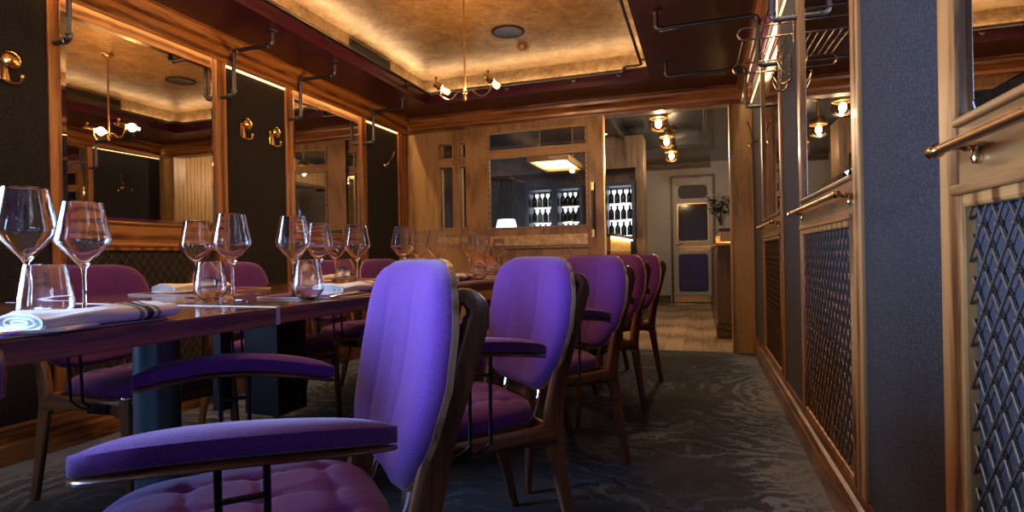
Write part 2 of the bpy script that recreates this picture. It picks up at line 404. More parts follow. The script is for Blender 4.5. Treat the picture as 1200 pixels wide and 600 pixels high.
# wall bays: strips, fabric panels, mirrors, dado boards, lattice panels
def side(sx, x):     # sx=+1 : left wall (faces +x), -1 : right wall
    def bx(mb, d0, d1, y0, y1, z0, z1, mi=None):
        a, b_ = x+sx*d0, x+sx*d1
        return mb.box(min(a, b_), max(a, b_), y0, y1, z0, z1, mi)
    return bx
trimn = [5]
def strip(bx, y0, y1, z0=.172, z1=2.26):
    mb = MB(); bx(mb, .0, .022, y0, y1, z0, z1); struct('trim_%d' % trimn[0], mb, 'oak_z', bevel=.004); trimn[0] += 1
def fabric_panel(bx, y0, y1, label, z0=.172, z1=2.26):
    mb = MB(); bx(mb, .0, .012, y0+.002, y1-.002, z0, z1)
    return tag(mb.build('fabric_wall_panel', 'wall_fabric', bevel=.003), label, 'wall panel')
def wall_mirror(sx, x, y0, y1, label, z0=1.085, z1=2.25):
    bx = side(sx, x); t = thing('wall_mirror', label, 'mirror', (x, (y0+y1)/2, z0))
    o = Vector(t.location); mb = MB(); e = .028
    X = lambda d: sx*d
    ya, yb, za, zb = y0-o.y+.002, y1-o.y-.002, 0, z1-z0
    f = MB().add([(X(.008), ya+e, za+e), (X(.008), yb-e, za+e), (X(.008), yb-e, zb-e), (X(.008), ya+e, zb-e),
                  (X(.001), ya+e, za+e), (X(.001), yb-e, za+e), (X(.001), yb-e, zb-e), (X(.001), ya+e, zb-e)],
                 [(0, 1, 2, 3), (7, 6, 5, 4), (0, 4, 5, 1), (1, 5, 6, 2), (2, 6, 7, 3), (3, 7, 4, 0)])
    f.build('mirror_glass', 'mirror', t)
    g_ = MB()
    vo = [(X(.0045), ya, za), (X(.0045), yb, za), (X(.0045), yb, zb), (X(.0045), ya, zb)]
    vi = [(X(.008), ya+e, za+e), (X(.008), yb-e, za+e), (X(.008), yb-e, zb-e), (X(.008), ya+e, zb-e)]
    vb = [(X(.001), ya, za), (X(.001), yb, za), (X(.001), yb, zb), (X(.001), ya, zb)]
    fs = []
    for i in range(4):
        j = (i+1) % 4; fs += [(i, j, 4+j, 4+i), (8+i, 8+j, j, i)]
    g_.add(vo+vi+vb, fs).build('bevelled_edge', 'mirror', t)
    return t
def lattice_panel(sx, x, y0, y1, label, z0=.178, z1=.962, frame='oak_y'):
    t = thing('lattice_panel', label, 'wall panel', (x, y0, z0)); W = y1-y0; H_ = z1-z0
    X = lambda d: sx*d
    def b(mb, d0, d1, a, b_, c_, d_): mb.box(min(X(d0), X(d1)), max(X(d0), X(d1)), a, b_, c_, d_)
    p = MB(); b(p, .001, .006, 0, W, 0, H_); p.build('padded_back', 'padding_fabric', t)
    fr = MB(); fw_ = .026
    b(fr, .0, .026, .001, fw_, 0, H_); b(fr, .0, .026, W-fw_, W-.001, 0, H_); b(fr, .0, .026, fw_, W-fw_, 0, fw_); b(fr, .0, .026, fw_, W-fw_, H_-fw_, H_)
    fr.build('frame', 'oak_z', t, bevel=.006)
    la = MB(); cy, cz = .051, .070; a0, a1, c0, c1 = fw_, W-fw_, fw_, H_-fw_
    k = cz/cy
    for sgn in (1, -1):
        n0 = -40
        for i in range(n0, 80):
            # line z = c0 + sgn*k*(y-a0) + i*cz
            pts = []
            for yy in (a0, a1):
                zz = c0+sgn*k*(yy-a0)+i*cz
                if c0 <= zz <= c1: pts.append((yy, zz))
            for zz in (c0, c1):
                yy = a0+(zz-c0-i*cz)/(sgn*k)
                if a0 < yy < a1: pts.append((yy, zz))
            if len(pts) >= 2 and (Vector(pts[0])-Vector(pts[1])).length > .01:
                d = .012 if sgn > 0 else .016
                la.tube([(X(d), *pts[0]), (X(d), *pts[1])], .0023, 5)
    la.build('lattice', 'lattice_metal', t, smooth=True)
    st = MB()
    j = 0
    z = c0+cz
    while z < c1-.01:
        y = a0+cy*1.0
        while y < a1-.01:
            st.lathe([(0, .0195), (.0035, .018), (.0048, .014), (.0045, .011)], (0, y, z), 6, 'x') if sx > 0 else st.lathe([(0, -.0195), (.0035, -.018), (.0048, -.014), (.0045, -.011)], (0, y, z), 6, 'x')
            y += cy
        z += cz
    tag(st.build('stud', 'lattice_metal', t, smooth=True), kind='stuff')
    return t
def dado(bx, y0, y1, mat='oak_y'):
    mb = MB(); bx(mb, 0, .020, y0, y1, .965, 1.085); bx(mb, .0, .034, y0, y1, .957, .975); bx(mb, .0, .030, y0, y1, 1.073, 1.087)
    struct('trim_%d' % trimn[0], mb, mat, bevel=.004); trimn[0] += 1

lb, rb = side(1, XL), side(-1, XR)
# left wall
fabric_panel(lb, .95, 1.846, 'charcoal fabric panel with one brass coat hook at the left edge')
fabric_panel(lb, 2.898, 3.449, 'charcoal fabric panel on the left wall carrying two brass coat hooks')
fabric_panel(lb, 4.512, 5.08, 'charcoal fabric panel at the far end of the left wall with a bent wire hook')
for a, b_ in ((1.846, 1.90), (2.82, 2.898), (3.449, 3.53), (4.43, 4.512)): strip(lb, a, b_)
mb = MB(); lb(mb, 0, .03, 5.08, YB, .172, 2.26); lb(mb, .03, .04, 5.10, 5.13, .172, 2.26); struct('trim_%d' % trimn[0], mb, 'oak_z', bevel=.004); trimn[0] += 1
wall_mirror(1, XL, 1.90, 2.82, 'large wall mirror on the left reflecting the pendant lamp bulbs')
wall_mirror(1, XL, 3.53, 4.43, 'wall mirror further along the left wall reflecting the oak partition')
lattice_panel(1, XL, 1.90, 2.82, 'diamond lattice panel under the large left mirror, behind the first left chair')
lattice_panel(1, XL, 3.53, 4.43, 'diamond lattice panel under the farther left mirror, mostly hidden by chairs')
dado(lb, 1.90, 2.82); dado(lb, 3.53, 4.43)
# right wall
fabric_panel(rb, 1.236, 1.79, 'wide dark blue fabric panel nearest the camera on the right wall')
fabric_panel(rb, 2.80, 3.385, 'narrow-looking dark fabric panel below the luggage rack on the right wall')
fabric_panel(rb, 4.40, 5.20, 'dark fabric panel at the far end of the right wall beside the doorway post')
fabric_panel(rb, -.6, .17, 'dark fabric panel on the right wall beside the camera')
for a, b_ in ((1.16, 1.236), (1.79, 1.87), (2.74, 2.80), (3.385, 3.44), (4.33, 4.40), (.17, .25)): strip(rb, a, b_)
for (a, b_, l1, l2) in ((1.87, 2.74, 'wall mirror in the middle of the right wall above the long brass rail', 'diamond lattice panel in the middle of the right wall, full height below the rail'),
                        (3.44, 4.33, 'farthest wall mirror on the right wall near the doorway', 'farthest lattice panel on the right wall, seen edge-on near the doorway'),
                        (.25, 1.16, 'wall mirror cut off by the right edge of the photo', 'lattice panel cut off by the right edge, with its crossing rods and studs seen large')):
    wall_mirror(-1, XR, a, b_, l1); lattice_panel(-1, XR, a, b_, l2); dado(rb, a, b_, 'burl_y')

# brass grab rails
def grab_rail(y0, y1, label):
    t = thing('grab_rail', label, 'rail', (XR, y0, 1.03)); L_ = y1-y0
    X = -.066
    mb = MB().tube([(X, 0, 0), (X, L_, 0)], .0085, 12); mb.build('rail_tube', 'aged_brass', t, smooth=True)
    for yy, sg in ((0, -1), (L_, 1)):
        MB().lathe([(0, sg*.022), (.007, sg*.020), (.011, sg*.012), (.008, sg*.004), (.012, 0), (.012, -sg*.012), (.0085, -sg*.014)], (X, yy, 0), 14, 'y').build('end_finial', 'brass', t, smooth=True)
    for yy in (.04, L_-.04):
        b_ = MB(); b_.lathe([(0, 0), (.006, 0), (.006, .012), (.009, .016), (.009, .022), (.006, .026), (.006, .040), (.010, .046), (.020, .0475), (.022, .054), (0, .054)], (X+.010, yy, 0), 14, 'x')
        b_.lathe([(0, -.03), (.006, -.028), (.009, -.02), (.006, -.012), (.006, 0)], (-.012-.012, yy, 0), 12, 'z')
        b_.build('rail_bracket', 'brass', t, smooth=True)
    return t
grab_rail(1.85, 2.75, 'long brass grab rail in front of the middle right mirror')
grab_rail(3.42, 4.30, 'farther brass grab rail near the doorway on the right wall')
grab_rail(.28, 1.12, 'large brass grab rail entering from the right edge of the photo')

# iron pipe coat rails hung between the ceiling and the wall
def pipe_rail(x_c, x_d, x_w, y, label, zbot=1.915, zh=2.195, r=.0125):
    t = thing('pipe_rail', label, 'pipe rail', (x_c, y, ZS)); sg = 1 if x_w > x_c else -1
    D = abs(x_d-x_c); W = abs(x_w-x_c); h1 = ZS-zh; h2 = ZS-zbot
    MB().lathe([(.013, -.018), (.013, -.010), (.034, -.006), (.034, -.0005), (0, -.0005)], (0, 0, 0), 16).build('flange', 'iron', t, smooth=True)
    rr = .022
    P = [(0, 0, -.004), (0, 0, -h1+rr)]+arc((sg*rr, 0, -h1+rr), rr, 180 if sg > 0 else 0, 270 if sg > 0 else -90, 5)
    P += [(sg*(D-rr), 0, -h1)]+arc((sg*(D-rr), 0, -h1-rr), rr, 90, 0 if sg > 0 else 180, 4)
    P += [(sg*D, 0, -h2+rr)]+arc((sg*(D+rr), 0, -h2+rr), rr, 180 if sg > 0 else 0, 270 if sg > 0 else -90, 5)+[(sg*(W-.001), 0, -h2)]
    MB().tube(P, r, 10).build('pipe', 'iron', t, smooth=True)
    for (cx, cz, ax) in ((0, -h1+.028, 'z'), (sg*.030, -h1, 'x'), (sg*(D-.030), -h1, 'x'), (sg*D, -h1-.030, 'z'), (sg*D, -h2+.030, 'z'), (sg*(D+.030), -h2, 'x')):
        MB().lathe([(r, -.008), (r+.004, -.006), (r+.004, .006), (r, .008)], (cx, 0, cz), 12, ax).build('elbow_collar', 'iron', t, smooth=True)
    return t
for (y, lbl) in ((1.873, 'bent iron pipe rail at the top left corner, ending on the first oak strip'),
                 (2.86, 'bent iron pipe rail ending on the oak strip right of the large left mirror'),
                 (3.49, 'bent iron pipe rail ending on the oak strip left of the farther left mirror'),
                 (4.47, 'farthest bent iron pipe rail on the left side')):
    pipe_rail(-2.48, -2.778, XL+.022, y, lbl)
for (y, lbl) in ((2.77, 'nearest iron pipe rail on the right, cut off by the top of the photo'),
                 (3.41, 'middle iron pipe rail hanging from the right ceiling border'),
                 (4.36, 'farthest iron pipe rail hanging from the right ceiling border near the doorway')):
    pipe_rail(-.226, .317, XR-.022, y, lbl, zbot=1.893, zh=2.17)

# iron pipe run round the recess
t = thing('pipe_run', 'thin dark iron pipe running round the plum edge of the ceiling recess on small flanges', 'pipe', (0, 0, 0))
o_ = .055; zp = 2.352
x0, x1, y0, y1 = RX0+o_, RX1-o_, RY0+o_, RY1-o_
MB().tube([(x0, y0, zp), (x0, y1-.02, zp), (x0+.02, y1, zp), (x1-.16, y1, zp)], .011, 10).build('pipe', 'iron', t, smooth=True)
MB().tube([(x1-.16, y1, zp), (x1-.14, y1-.02, zp), (x1-.14, y1-.10, zp), (x1-.12, y1-.12, zp), (x1-.02, y1-.12, zp), (x1, y1-.14, zp), (x1, y0, zp)], .011, 10).build('pipe', 'iron', t, smooth=True)
def stub(p, d):
    a = Vector(p); dd = Vector(d)*o_
    mb = MB().tube([a, a+dd], .009, 8); n_ = a+dd
    ax = 'x' if abs(d[0]) else 'y'; s_ = d[0] or d[1]
    mb.lathe([(.009, -.012*s_), (.024, -.010*s_), (.024, -.001*s_), (0, -.001*s_)], n_, 12, ax)
    mb.build('flange_stub', 'iron', t, smooth=True)
for y in (1.2, 2.2, 3.25, 4.35): stub((x0, y, zp), (-1, 0, 0)); stub((x1, y+.1, zp), (1, 0, 0))
for x in (-2.2, -1.6, -1.0, -.62): stub((x, y1, zp), (0, 1, 0))

# linear vents on the sides of the recess
def vent(x, sg, label):
    t = thing('air_vent', label, 'vent', (x, 3.60, 2.40)); 
    f = MB(); b = lambda d0, d1, a, b_, c_, d_, mb=f: mb.box(min(sg*d0, sg*d1), max(sg*d0, sg*d1), a, b_, c_, d_)
    b(.001, .016, 0, .56, 0, .014); b(.001, .016, 0, .56, .080, .094); b(.001, .016, 0, .014, .014, .08); b(.001, .016, .546, .56, .014, .08)
    f.build('frame', 'black', t)
    q = MB(); b(.001, .004, .014, .546, .014, .08, q); q.build('vent_box', 'black', t)
    for k in range(3):
        s_ = MB(); b(.004, .013, .014, .546, .024+.02*k, .029+.02*k, s_); s_.build('slat', 'aged_brass' if k == 0 else 'iron', t)
vent(RX0-g, 1, 'black linear air vent on the left side of the gold recess')
vent(RX1+g, -1, 'black linear air vent on the right side of the gold recess')
t = thing('ceiling_speaker', 'round dark speaker set flush into the gold ceiling', 'speaker', (-1.32, 3.97, ZG))
MB().lathe([(0, -.004), (.095, -.005), (.1, -.006)], (0, 0, 0), 32).build('grille', 'iron', t, smooth=True)
MB().lathe([(.1, -.006), (.118, -.008), (.125, -.004), (.125, -.0005), (.1, -.0005)], (0, 0, 0), 32).build('rim', 'black', t, smooth=True)
t = thing('smoke_detector', 'small round smoke detector on the gold ceiling beyond the speaker', 'smoke detector', (-1.31, 4.30, ZG))
MB().lathe([(0, -.025), (.025, -.024), (.032, -.018), (.04, -.008), (.045, -.0005), (0, -.0005)], (0, 0, 0), 20).build('housing', 'gold_leaf', t, smooth=True)
MB().lathe([(0, -.031), (.012, -.030), (.014, -.025)], (0, 0, 0), 14).build('sensor', 'iron', t, smooth=True)

# pendant lamps with two tubular bulbs
def pendant(x, y, label):
    t = thing('pendant_lamp', label, 'lamp', (x, y, 1.87)); H_ = ZG-1.87
    MB().lathe([(0, H_-.03), (.012, H_-.03), (.02, H_-.022), (.045, H_-.012), (.05, H_-.0005), (0, H_-.0005)], (0, 0, 0), 20).build('ceiling_cup', 'aged_brass', t, smooth=True)
    MB().tube([(0, 0, .0), (0, 0, H_-.02)], .0065, 10).build('rod', 'aged_brass', t, smooth=True)
    MB().lathe([(0, -.035), (.008, -.033), (.010, -.02), (.009, .0), (.012, .004), (.012, .02), (.008, .026)], (0, 0, 0), 14).build('finial', 'brass', t, smooth=True)
    for sg in (-1, 1):
        P = smoothpath([(0, 0, .018), (sg*.045, 0, .024), (sg*.085, 0, -.008), (sg*.125, 0, -.014), (sg*.165, 0, .018), (sg*.172, 0, .07), (sg*.172, -.03, .088)], 5)
        MB().tube(P, .006, 8).build('arm', 'brass', t, smooth=True)
        hd = MB(); hd.lathe([(0, -.075), (.006, -.075), (.010, -.07), (.010, -.055), (.018, -.05), (.019, -.01), (.022, -.005), (.022, .0), (0, 0)], (sg*.172, -.01, .07), 14, 'y')
        hd.tube([(sg*.172, -.05, .085), (sg*.172, -.05, .112)], .006, 8); hd.lathe([(0, .012), (.008, .008), (.01, 0), (.006, -.006)], (sg*.172, -.05, .112), 10)
        s_ = hd.build('lamp_holder', 'brass', t, smooth=True)
        MB().lathe([(.014, 0), (.022, .012), (.022, .115), (.014, .130), (0, .134)], (sg*.172, -.008, .07), 14, 'y').build('bulb_glass', 'amber_glass', s_, smooth=True)
        fl = MB()
        for k in range(6):
            a = k*PI/3; fl.tube([(sg*.172+.009*math.cos(a), .004, .07+.009*math.sin(a)), (sg*.172+.006*math.cos(a+.5), .105, .07+.006*math.sin(a+.5))], .0028, 5)
        fl.build('filament', 'filament', s_)
        pl = bpy.data.lights.new('bulb_light', 'POINT'); pl.energy = 8.5; pl.color = (1., .56, .24); pl.shadow_soft_size = .03
        po = bpy.data.objects.new('bulb_light', pl); COL.objects.link(po); po.location = (x+sg*.172, y+.06, 1.94)
    return t
pendant(-1.37, 3.26, 'brass pendant lamp with two glowing tube bulbs hanging near the centre of the gold recess')
pendant(-1.37, 1.62, 'nearer brass pendant lamp whose bottom just shows at the top edge')

# ------------------------------------------------------------------ far partition (y = 5.25)
ZO = 2.14
PT = .10
def ring(mb, x0, x1, z0, z1, wd, ya, yb, mi=None):
    mb.box(x0, x0+wd, ya, yb, z0, z1, mi); mb.box(x1-wd, x1, ya, yb, z0, z1, mi)
    mb.box(x0+wd, x1-wd, ya, yb, z0, z0+wd, mi); mb.box(x0+wd, x1-wd, ya, yb, z1-wd, z1, mi)
def holed(mb, x0, x1, z0, z1, holes, ya, yb):
    xs = sorted({x0, x1, *[h[0] for h in holes], *[h[1] for h in holes]}); zs = sorted({z0, z1, *[h[2] for h in holes], *[h[3] for h in holes]})
    for i in range(len(xs)-1):
        for j in range(len(zs)-1):
            cx, cz = (xs[i]+xs[i+1])/2, (zs[j]+zs[j+1])/2
            if any(h[0] < cx < h[1] and h[2] < cz < h[3] for h in holes): continue
            mb.box(xs[i], xs[i+1], ya, yb, zs[j], zs[j+1])
sm = [(-2.505, -2.355, 1.862, 2.008), (-2.285, -2.10, 1.862, 2.008), (-2.505, -2.355, 1.16, 1.775), (-2.285, -2.10, 1.16, 1.775)]
w = MB(); holed(w, XL, -2.05, 0, ZS, sm, YB, YB+PT)
w.box(.25, XR+.15, YB, YB+.14, 0, ZS); w.box(-2.05, .25, YB+.0, YB+PT, ZO, ZS)
struct('wall_far', w, 'pale_oak_z')
w = MB()
for h in sm: ring(w, h[0]-.012, h[1]+.012, h[2]-.012, h[3]+.012, .014, YB-.012, YB+.01)
w.box(-2.535, -2.522, YB-.010, YB, .95, ZO); w.box(XL+.03, -2.05, YB-.014, YB, .97, 1.005); w.box(XL+.03, -2.05, YB-.02, YB, 1.075, 1.10)
struct('trim_%d' % trimn[0], w, 'pale_oak_z'); trimn[0] += 1
w = MB(); w.box(-2.52, -2.06, YB-.006, YB, 1.005, 1.075); struct('trim_%d' % trimn[0], w, 'gold_band'); trimn[0] += 1
for h in sm:
    pass
gp = MB()
for h in sm: gp.box(h[0], h[1], YB+.04, YB+.046, h[2], h[3])
fr = MB()
for h in sm: ring(fr, h[0]-.001, h[1]+.001, h[2]-.001, h[3]+.001, .008, YB+.03, YB+.055)
o = struct('window_3', fr, 'pale_oak_z'); gp.build('window_pane', 'pane_glass', o)

# sliding door leaf in front of the partition
DX0, DX1 = -2.20, -.835
dt = tag(bpy.data.objects.new('door_1', None), kind='structure'); COL.objects.link(dt); dt.location = (DX0, YB-.045, 0)
def dpart(mb, name, mat, parent=dt, **k):
    mb.v = [(x-DX0, y-(YB-.045), z) for x, y, z in mb.v]; return mb.build(name, mat, parent, **k)
hb, ht = (-1.952, -.995, 1.143, 1.822), (-1.952, -.995, 1.894, 2.062)
hl = (-1.96, -.985, .10, .945)
d = MB(); holed(d, DX0, DX1, .012, ZO, [hb, ht, hl], YB-.045, YB-.005); dpart(d, 'door_leaf', 'pale_oak_z')
d = MB()
for h in (hb, ht): ring(d, h[0]-.015, h[1]+.015, h[2]-.015, h[3]+.015, .020, YB-.055, YB-.02)
ring(d, hl[0]-.012, hl[1]+.012, hl[2]-.012, hl[3]+.012, .016, YB-.053, YB-.02)
dpart(d, 'bead_moulding', 'pale_oak_x')
for h in (hb, ht):
    f = MB(); f.box(h[0]+.004, h[1]-.004, YB-.03, YB-.024, h[2]+.004, h[3]-.004); dpart(f, 'glass_pane', 'pane_glass')
f = MB(); f.box(-1.952, -.99, YB-.052, YB-.045, .985, 1.065); f.box(-1.955, -.985, YB-.060, YB-.045, .968, .985); dpart(f, 'gold_band', 'gold_band')
f = MB(); f.box(hl[0], hl[1], YB-.022, YB-.012, hl[2], hl[3]); dpart(f, 'lower_panel', 'pale_oak_z')
for xx in (-1.80, -1.17):
    f = MB(); f.box(xx-.024, xx+.024, YB-.030, YB-.022, hl[2], hl[3]); dpart(f, 'stile', 'ply_edge')
f = MB(); f.box(DX1-.002, DX1+.010, YB-.048, YB-.003, .012, ZO); dpart(f, 'edge_strip', 'aged_brass')
f = MB(); f.box(-.945, -.920, YB-.085, YB-.070, 1.03, 1.53); f.box(-.94, -.925, YB-.072, YB-.045, 1.09, 1.11); f.box(-.94, -.925, YB-.072, YB-.045, 1.45, 1.47); 
hd = dpart(f, 'door_handle', 'black_iron', bevel=.003)
f = MB(); f.box(-.945, -.920, YB-.088, YB-.0855, 1.03, 1.10); f.box(-.945, -.920, YB-.088, YB-.0855, 1.46, 1.53); dpart(f, 'handle_end_plate', 'aged_brass', hd)
# oak post right of the opening and its frame
w = MB(); w.box(.245, .262, YB-.012, YB+.15, 0, ZO); w.box(.418, XR, YB-.012, YB, .17, ZO); struct('trim_%d' % trimn[0], w, 'pale_oak_z'); trimn[0] += 1

# ------------------------------------------------------------------ bar room beyond
YF = 10.3
w = MB(); w.box(-3.4, .7, YF, YF+.12, 0, ZF+.2); struct('wall_back', w, 'grey_panel')
w = MB(); w.box(-3.5, -3.38, YB+.1, YF, 0, ZF+.2); struct('wall_bar_left', w, 'dark_oak_z')
w = MB(); w.box(.47, .6, YB+.14, YF, 0, ZF+.2); struct('wall_bar_right', w, 'pale_oak_z')
w = MB(); 
for b6 in ((-3.4, -.95, YB+.1, YF, ZF, ZF+.1), (.05, .6, YB+.1, YF, ZF, ZF+.1), (-.95, .05, YB+.1, YB+.5, ZF, ZF+.1), (-.95, .05, 8.6, YF, ZF, ZF+.1), (-.95, .05, YB+.5, 8.6, ZF+.10, ZF+.14)): w.box(*b6)
struct('ceiling', w, 'dark_paint')
w = MB(); ring_ = lambda a, b_, c_, d_: w.box(a, b_, c_, d_, ZF-.03, ZF)
ring_(-1.0, -.94, YB+.45, 8.66); ring_(.04, .10, YB+.45, 8.66); ring_(-.94, .04, 8.6, 8.66); ring_(-.94, .04, YB+.44, YB+.5)
struct('trim_%d' % trimn[0], w, 'dark_paint', bevel=.01); trimn[0] += 1
w = MB(); w.box(-1.1, .17, YF-.05, YF, ZF-.10, ZF); w.box(-.96, -.52, YF-.05, YF-.001, 0, .13)
struct('trim_%d' % trimn[0], w, 'dark_oak_y'); trimn[0] += 1
# vent grille in that ceiling
t = thing('ceiling_grille', 'dark slatted air grille in the bar ceiling behind the globe lamps', 'vent', (-.40, 6.15, ZF+.10))
f = MB(); f.box(-.42, .42, -.14, -.12, -.03, -.001); f.box(-.42, .42, .12, .14, -.03, -.001); f.box(-.42, -.40, -.12, .12, -.03, -.001); f.box(.40, .42, -.12, .12, -.03, -.001); f.build('frame', 'iron', t)
f = MB()
for k in range(14): f.box(-.37+k*.057, -.355+k*.057, -.12, .12, -.028, -.004)
tag(f.build('slat', 'iron', t), kind='stuff')

# globe lamps
def globe(x, y, label, z=2.16):
    t = thing('globe_lamp', label, 'lamp', (x, y, z)); H_ = ZF+.10-z
    MB().lathe([(0, H_-.001), (.075, H_-.001), (.08, H_-.02), (.05, H_-.035), (.018, H_-.05), (.014, .14), (0, .14)], (0, 0, 0), 20).build('stem', 'aged_brass', t, smooth=True)
    MB().lathe([(.02, .15), (.055, .135), (.072, .11), (.075, .085), (.088, .075), (.088, .055), (.075, .05), (.07, .055)], (0, 0, 0), 24).build('cap', 'aged_brass', t, smooth=True)
    sh = MB().lathe([(.078, .055), (.095, .02), (.098, -.01), (.085, -.045), (.055, -.07), (0, -.082)], (0, 0, 0), 24).build('glass_globe', 'amber_glass', t, smooth=True)
    MB().lathe([(0, .055), (.02, .045), (.033, .02), (.033, -.01), (.02, -.035), (0, -.042)], (0, 0, 0), 14).build('bulb', 'globe_glow', t, smooth=True)
for yy in (5.87, 6.85, 7.9):
    pl = bpy.data.lights.new('globe_light', 'POINT'); pl.energy = 10; pl.color = (1., .82, .66); pl.shadow_soft_size = .014
    po = bpy.data.objects.new('globe_light', pl); COL.objects.link(po); po.location = (-.37, yy, 2.102)
globe(-.385, 5.87, 'nearest globe lamp in the bar, its top cut by the door lintel')
globe(-.36, 6.85, 'middle hanging globe lamp in the bar')
globe(-.355, 7.9, 'farthest hanging globe lamp in the bar')
SPOTS = ((-1.12, 6.25), (-1.13, 6.65), (-1.14, 7.02), (-1.14, 7.36))
for k, (px, py) in enumerate(SPOTS):
    t = thing('spotlight', ['first', 'second', 'third', 'fourth'][k]+' tiny recessed spotlight from the sliding door in the dark bar ceiling', 'spotlight', (px, py, ZF), group='row of recessed bar spotlights')
    MB().lathe([(.011, -.001), (.019, -.004), (.021, -.0005)], (0, 0, 0), 14).build('ring', 'black', t, smooth=True)
    MB().lathe([(0, -.002), (.012, -.003), (.012, -.0005), (0, -.0005)], (0, 0, 0), 14).build('lens', 'spot_glow', t)

# end door with vent, window, brass plate and tufted panel
t = tag(bpy.data.objects.new('door_2', None), kind='structure'); COL.objects.link(t); t.location = (-.13, YF, 0)
f = MB(); f.box(-.37, -.33, -.03, -.001, 0, 2.17); f.box(.33, .37, -.03, -.001, 0, 2.17); f.box(-.37, .37, -.03, -.001, 2.17, 2.21); f.build('door_frame', 'dark_oak_y', t)
f = MB(); holed(f, -.325, .325, .13, 2.15, [(-.24, .24, 1.075, 1.70), (-.24, .24, 1.80, 2.03)], -.045, -.005); f.build('door_leaf', 'grey_panel', t, bevel=.004)
def rrect(x0, x1, z0, z1, r_, n=5):
    out = []
    for cx, cz, a0 in ((x1-r_, z0+r_, -90), (x1-r_, z1-r_, 0), (x0+r_, z1-r_, 90), (x0+r_, z0+r_, 180)):
        for k in range(n+1):
            a = math.radians(a0+90*k/n); out.append((cx+r_*math.cos(a), cz+r_*math.sin(a)))
    return out
f = MB().prism(rrect(-.235, .235, 1.805, 2.025, .07), -.040, -.020, 'y')
for k in range(7): f.box(-.2, .2, -.043, -.04, 1.83+k*.026, 1.842+k*.026)
f.build('vent_grille', 'black', t)
f = MB()
pr = rrect(-.25, .25, 1.065, 1.71, .04); f.tube([(x, -.045, z) for x, z in pr], .012, 6, closed=True); f.build('window_rim', 'aged_brass', t, smooth=True)
MB().box(-.24, .24, -.022, -.017, 1.075, 1.70).build('window_pane', 'smoked_glass', t)
f = MB(); f.box(-.235, .325, -.052, -.045, .885, .99); f.build('brass_plate', 'brass', t)
f = MB(); f.prism(rrect(-.245, .235, .20, .85, .05), -.052, -.045, 'y'); f.build('panel_back', 'slate_blue', t)
f = MB(); nx, nz = 25, 33; vs = []
for j in range(nz):
    for i in range(nx):
        u, v_ = i/(nx-1), j/(nz-1); x_ = -.225+.44*u; z_ = .215+.62*v_
        # diamond tufting: buttons at staggered grid
        px_, pz_ = u*3.5, v_*5.5
        hgt = abs(math.sin(PI*(px_+pz_/1.0)))**.5*abs(math.sin(PI*(px_-pz_/1.0)))**.5
        e_ = min(1, min(u, 1-u)*8, min(v_, 1-v_)*8)
        vs.append((x_, -.050-.034*hgt*e_-.004*e_, z_))
f.add(vs, [(j*nx+i, j*nx+i+1, (j+1)*nx+i+1, (j+1)*nx+i) for j in range(nz-1) for i in range(nx-1)])
fabric('tuft_velvet', (.05, .05, .17), (.11, .10, .34), 200, sheen=.5)
f.build('tufted_panel', 'tuft_velvet', t, smooth=True)
f = MB(); f.box(-.325, .325, -.05, -.005, .02, .125); f.build('kick_plate', 'brass', t)
f = MB(); f.tube([(-.28, -.05, 1.02), (-.28, -.085, 1.02), (-.16, -.09, 1.02)], .010, 8); f.lathe([(0, -.012), (.022, -.01), (.022, -.001)], (-.28, -.044, 1.02), 12, 'y'); f.build('door_handle', 'brass', t, smooth=True)
# word-like engraved marks on the plate
f = MB()
random.seed(3)
x_ = -.13
while x_ < .28:
    wd = random.uniform(.014, .024)
    f.box(x_, x_+.004, -.0535, -.052, .925, .955); f.box(x_, x_+wd, -.0535, -.052, .951, .955)
    if random.random() > .4: f.box(x_+wd-.004, x_+wd, -.0535, -.052, .925, .955)
    x_ += wd+.010
f.build('engraved_mark', 'white', t)

# sideboard along the right side of the bar
t = thing('bar_sideboard', 'low oak sideboard with stone top just inside the doorway on the right', 'cabinet', (.32, 6.08, 0))
f = MB(); f.box(-.165, .145, .02, 3.6, .13, .935); f.build('carcass', 'dark_oak_z', t)
f = MB(); f.box(-.185, .145, 0, 3.62, 0, .14); f.box(-.175, .145, .01, 3.61, .14, .165); f.build('plinth', 'dark_oak_y', t, bevel=.004)
f = MB(); f.box(-.185, .148, -.005, 3.62, .935, .96); f.build('worktop', 'pale_oak_y', t, bevel=.004)
for k in range(4):
    f = MB(); f.box(-.171, -.165, .06+k*.88, .06+k*.88+.82, .18, .90); f.build('cabinet_door', 'dark_oak_z', t, bevel=.003)
led('light_strip', (.455, .468, 6.2, 8.6, .97, 1.06), 'glowing gold strip along the back of the sideboard in the bar', 'bar_glow')
t = thing('wall_shelf', 'dark shelf box above the glowing sideboard strip carrying the vase', 'shelf', (.32, 6.12, 1.075))
f = MB(); f.box(-.15, .148, 0, 1.8, 0, .035); f.build('shelf_board', 'slate_blue', t, bevel=.003)
for yy in (0, 1.78):
    f = MB(); f.box(-.14, .148, yy, yy+.02, -.10, 0); f.build('shelf_bracket', 'aged_brass', t)
t = thing('bar_mirror', 'tall dark mirror on the bar wall behind the flower vase', 'mirror', (.47, 6.0, 1.15))
MB().box(-.012, -.001, .1, 2.6, 0, .95).build('mirror_glass', 'mirror', t); 
f = MB(); f.box(-.02, -.001, .05, .1, -.02, 1.0); f.box(-.02, -.001, 2.6, 2.65, -.02, 1.0); f.box(-.02, -.001, .1, 2.6, .95, 1.0); f.build('frame', 'dark_oak_y', t)
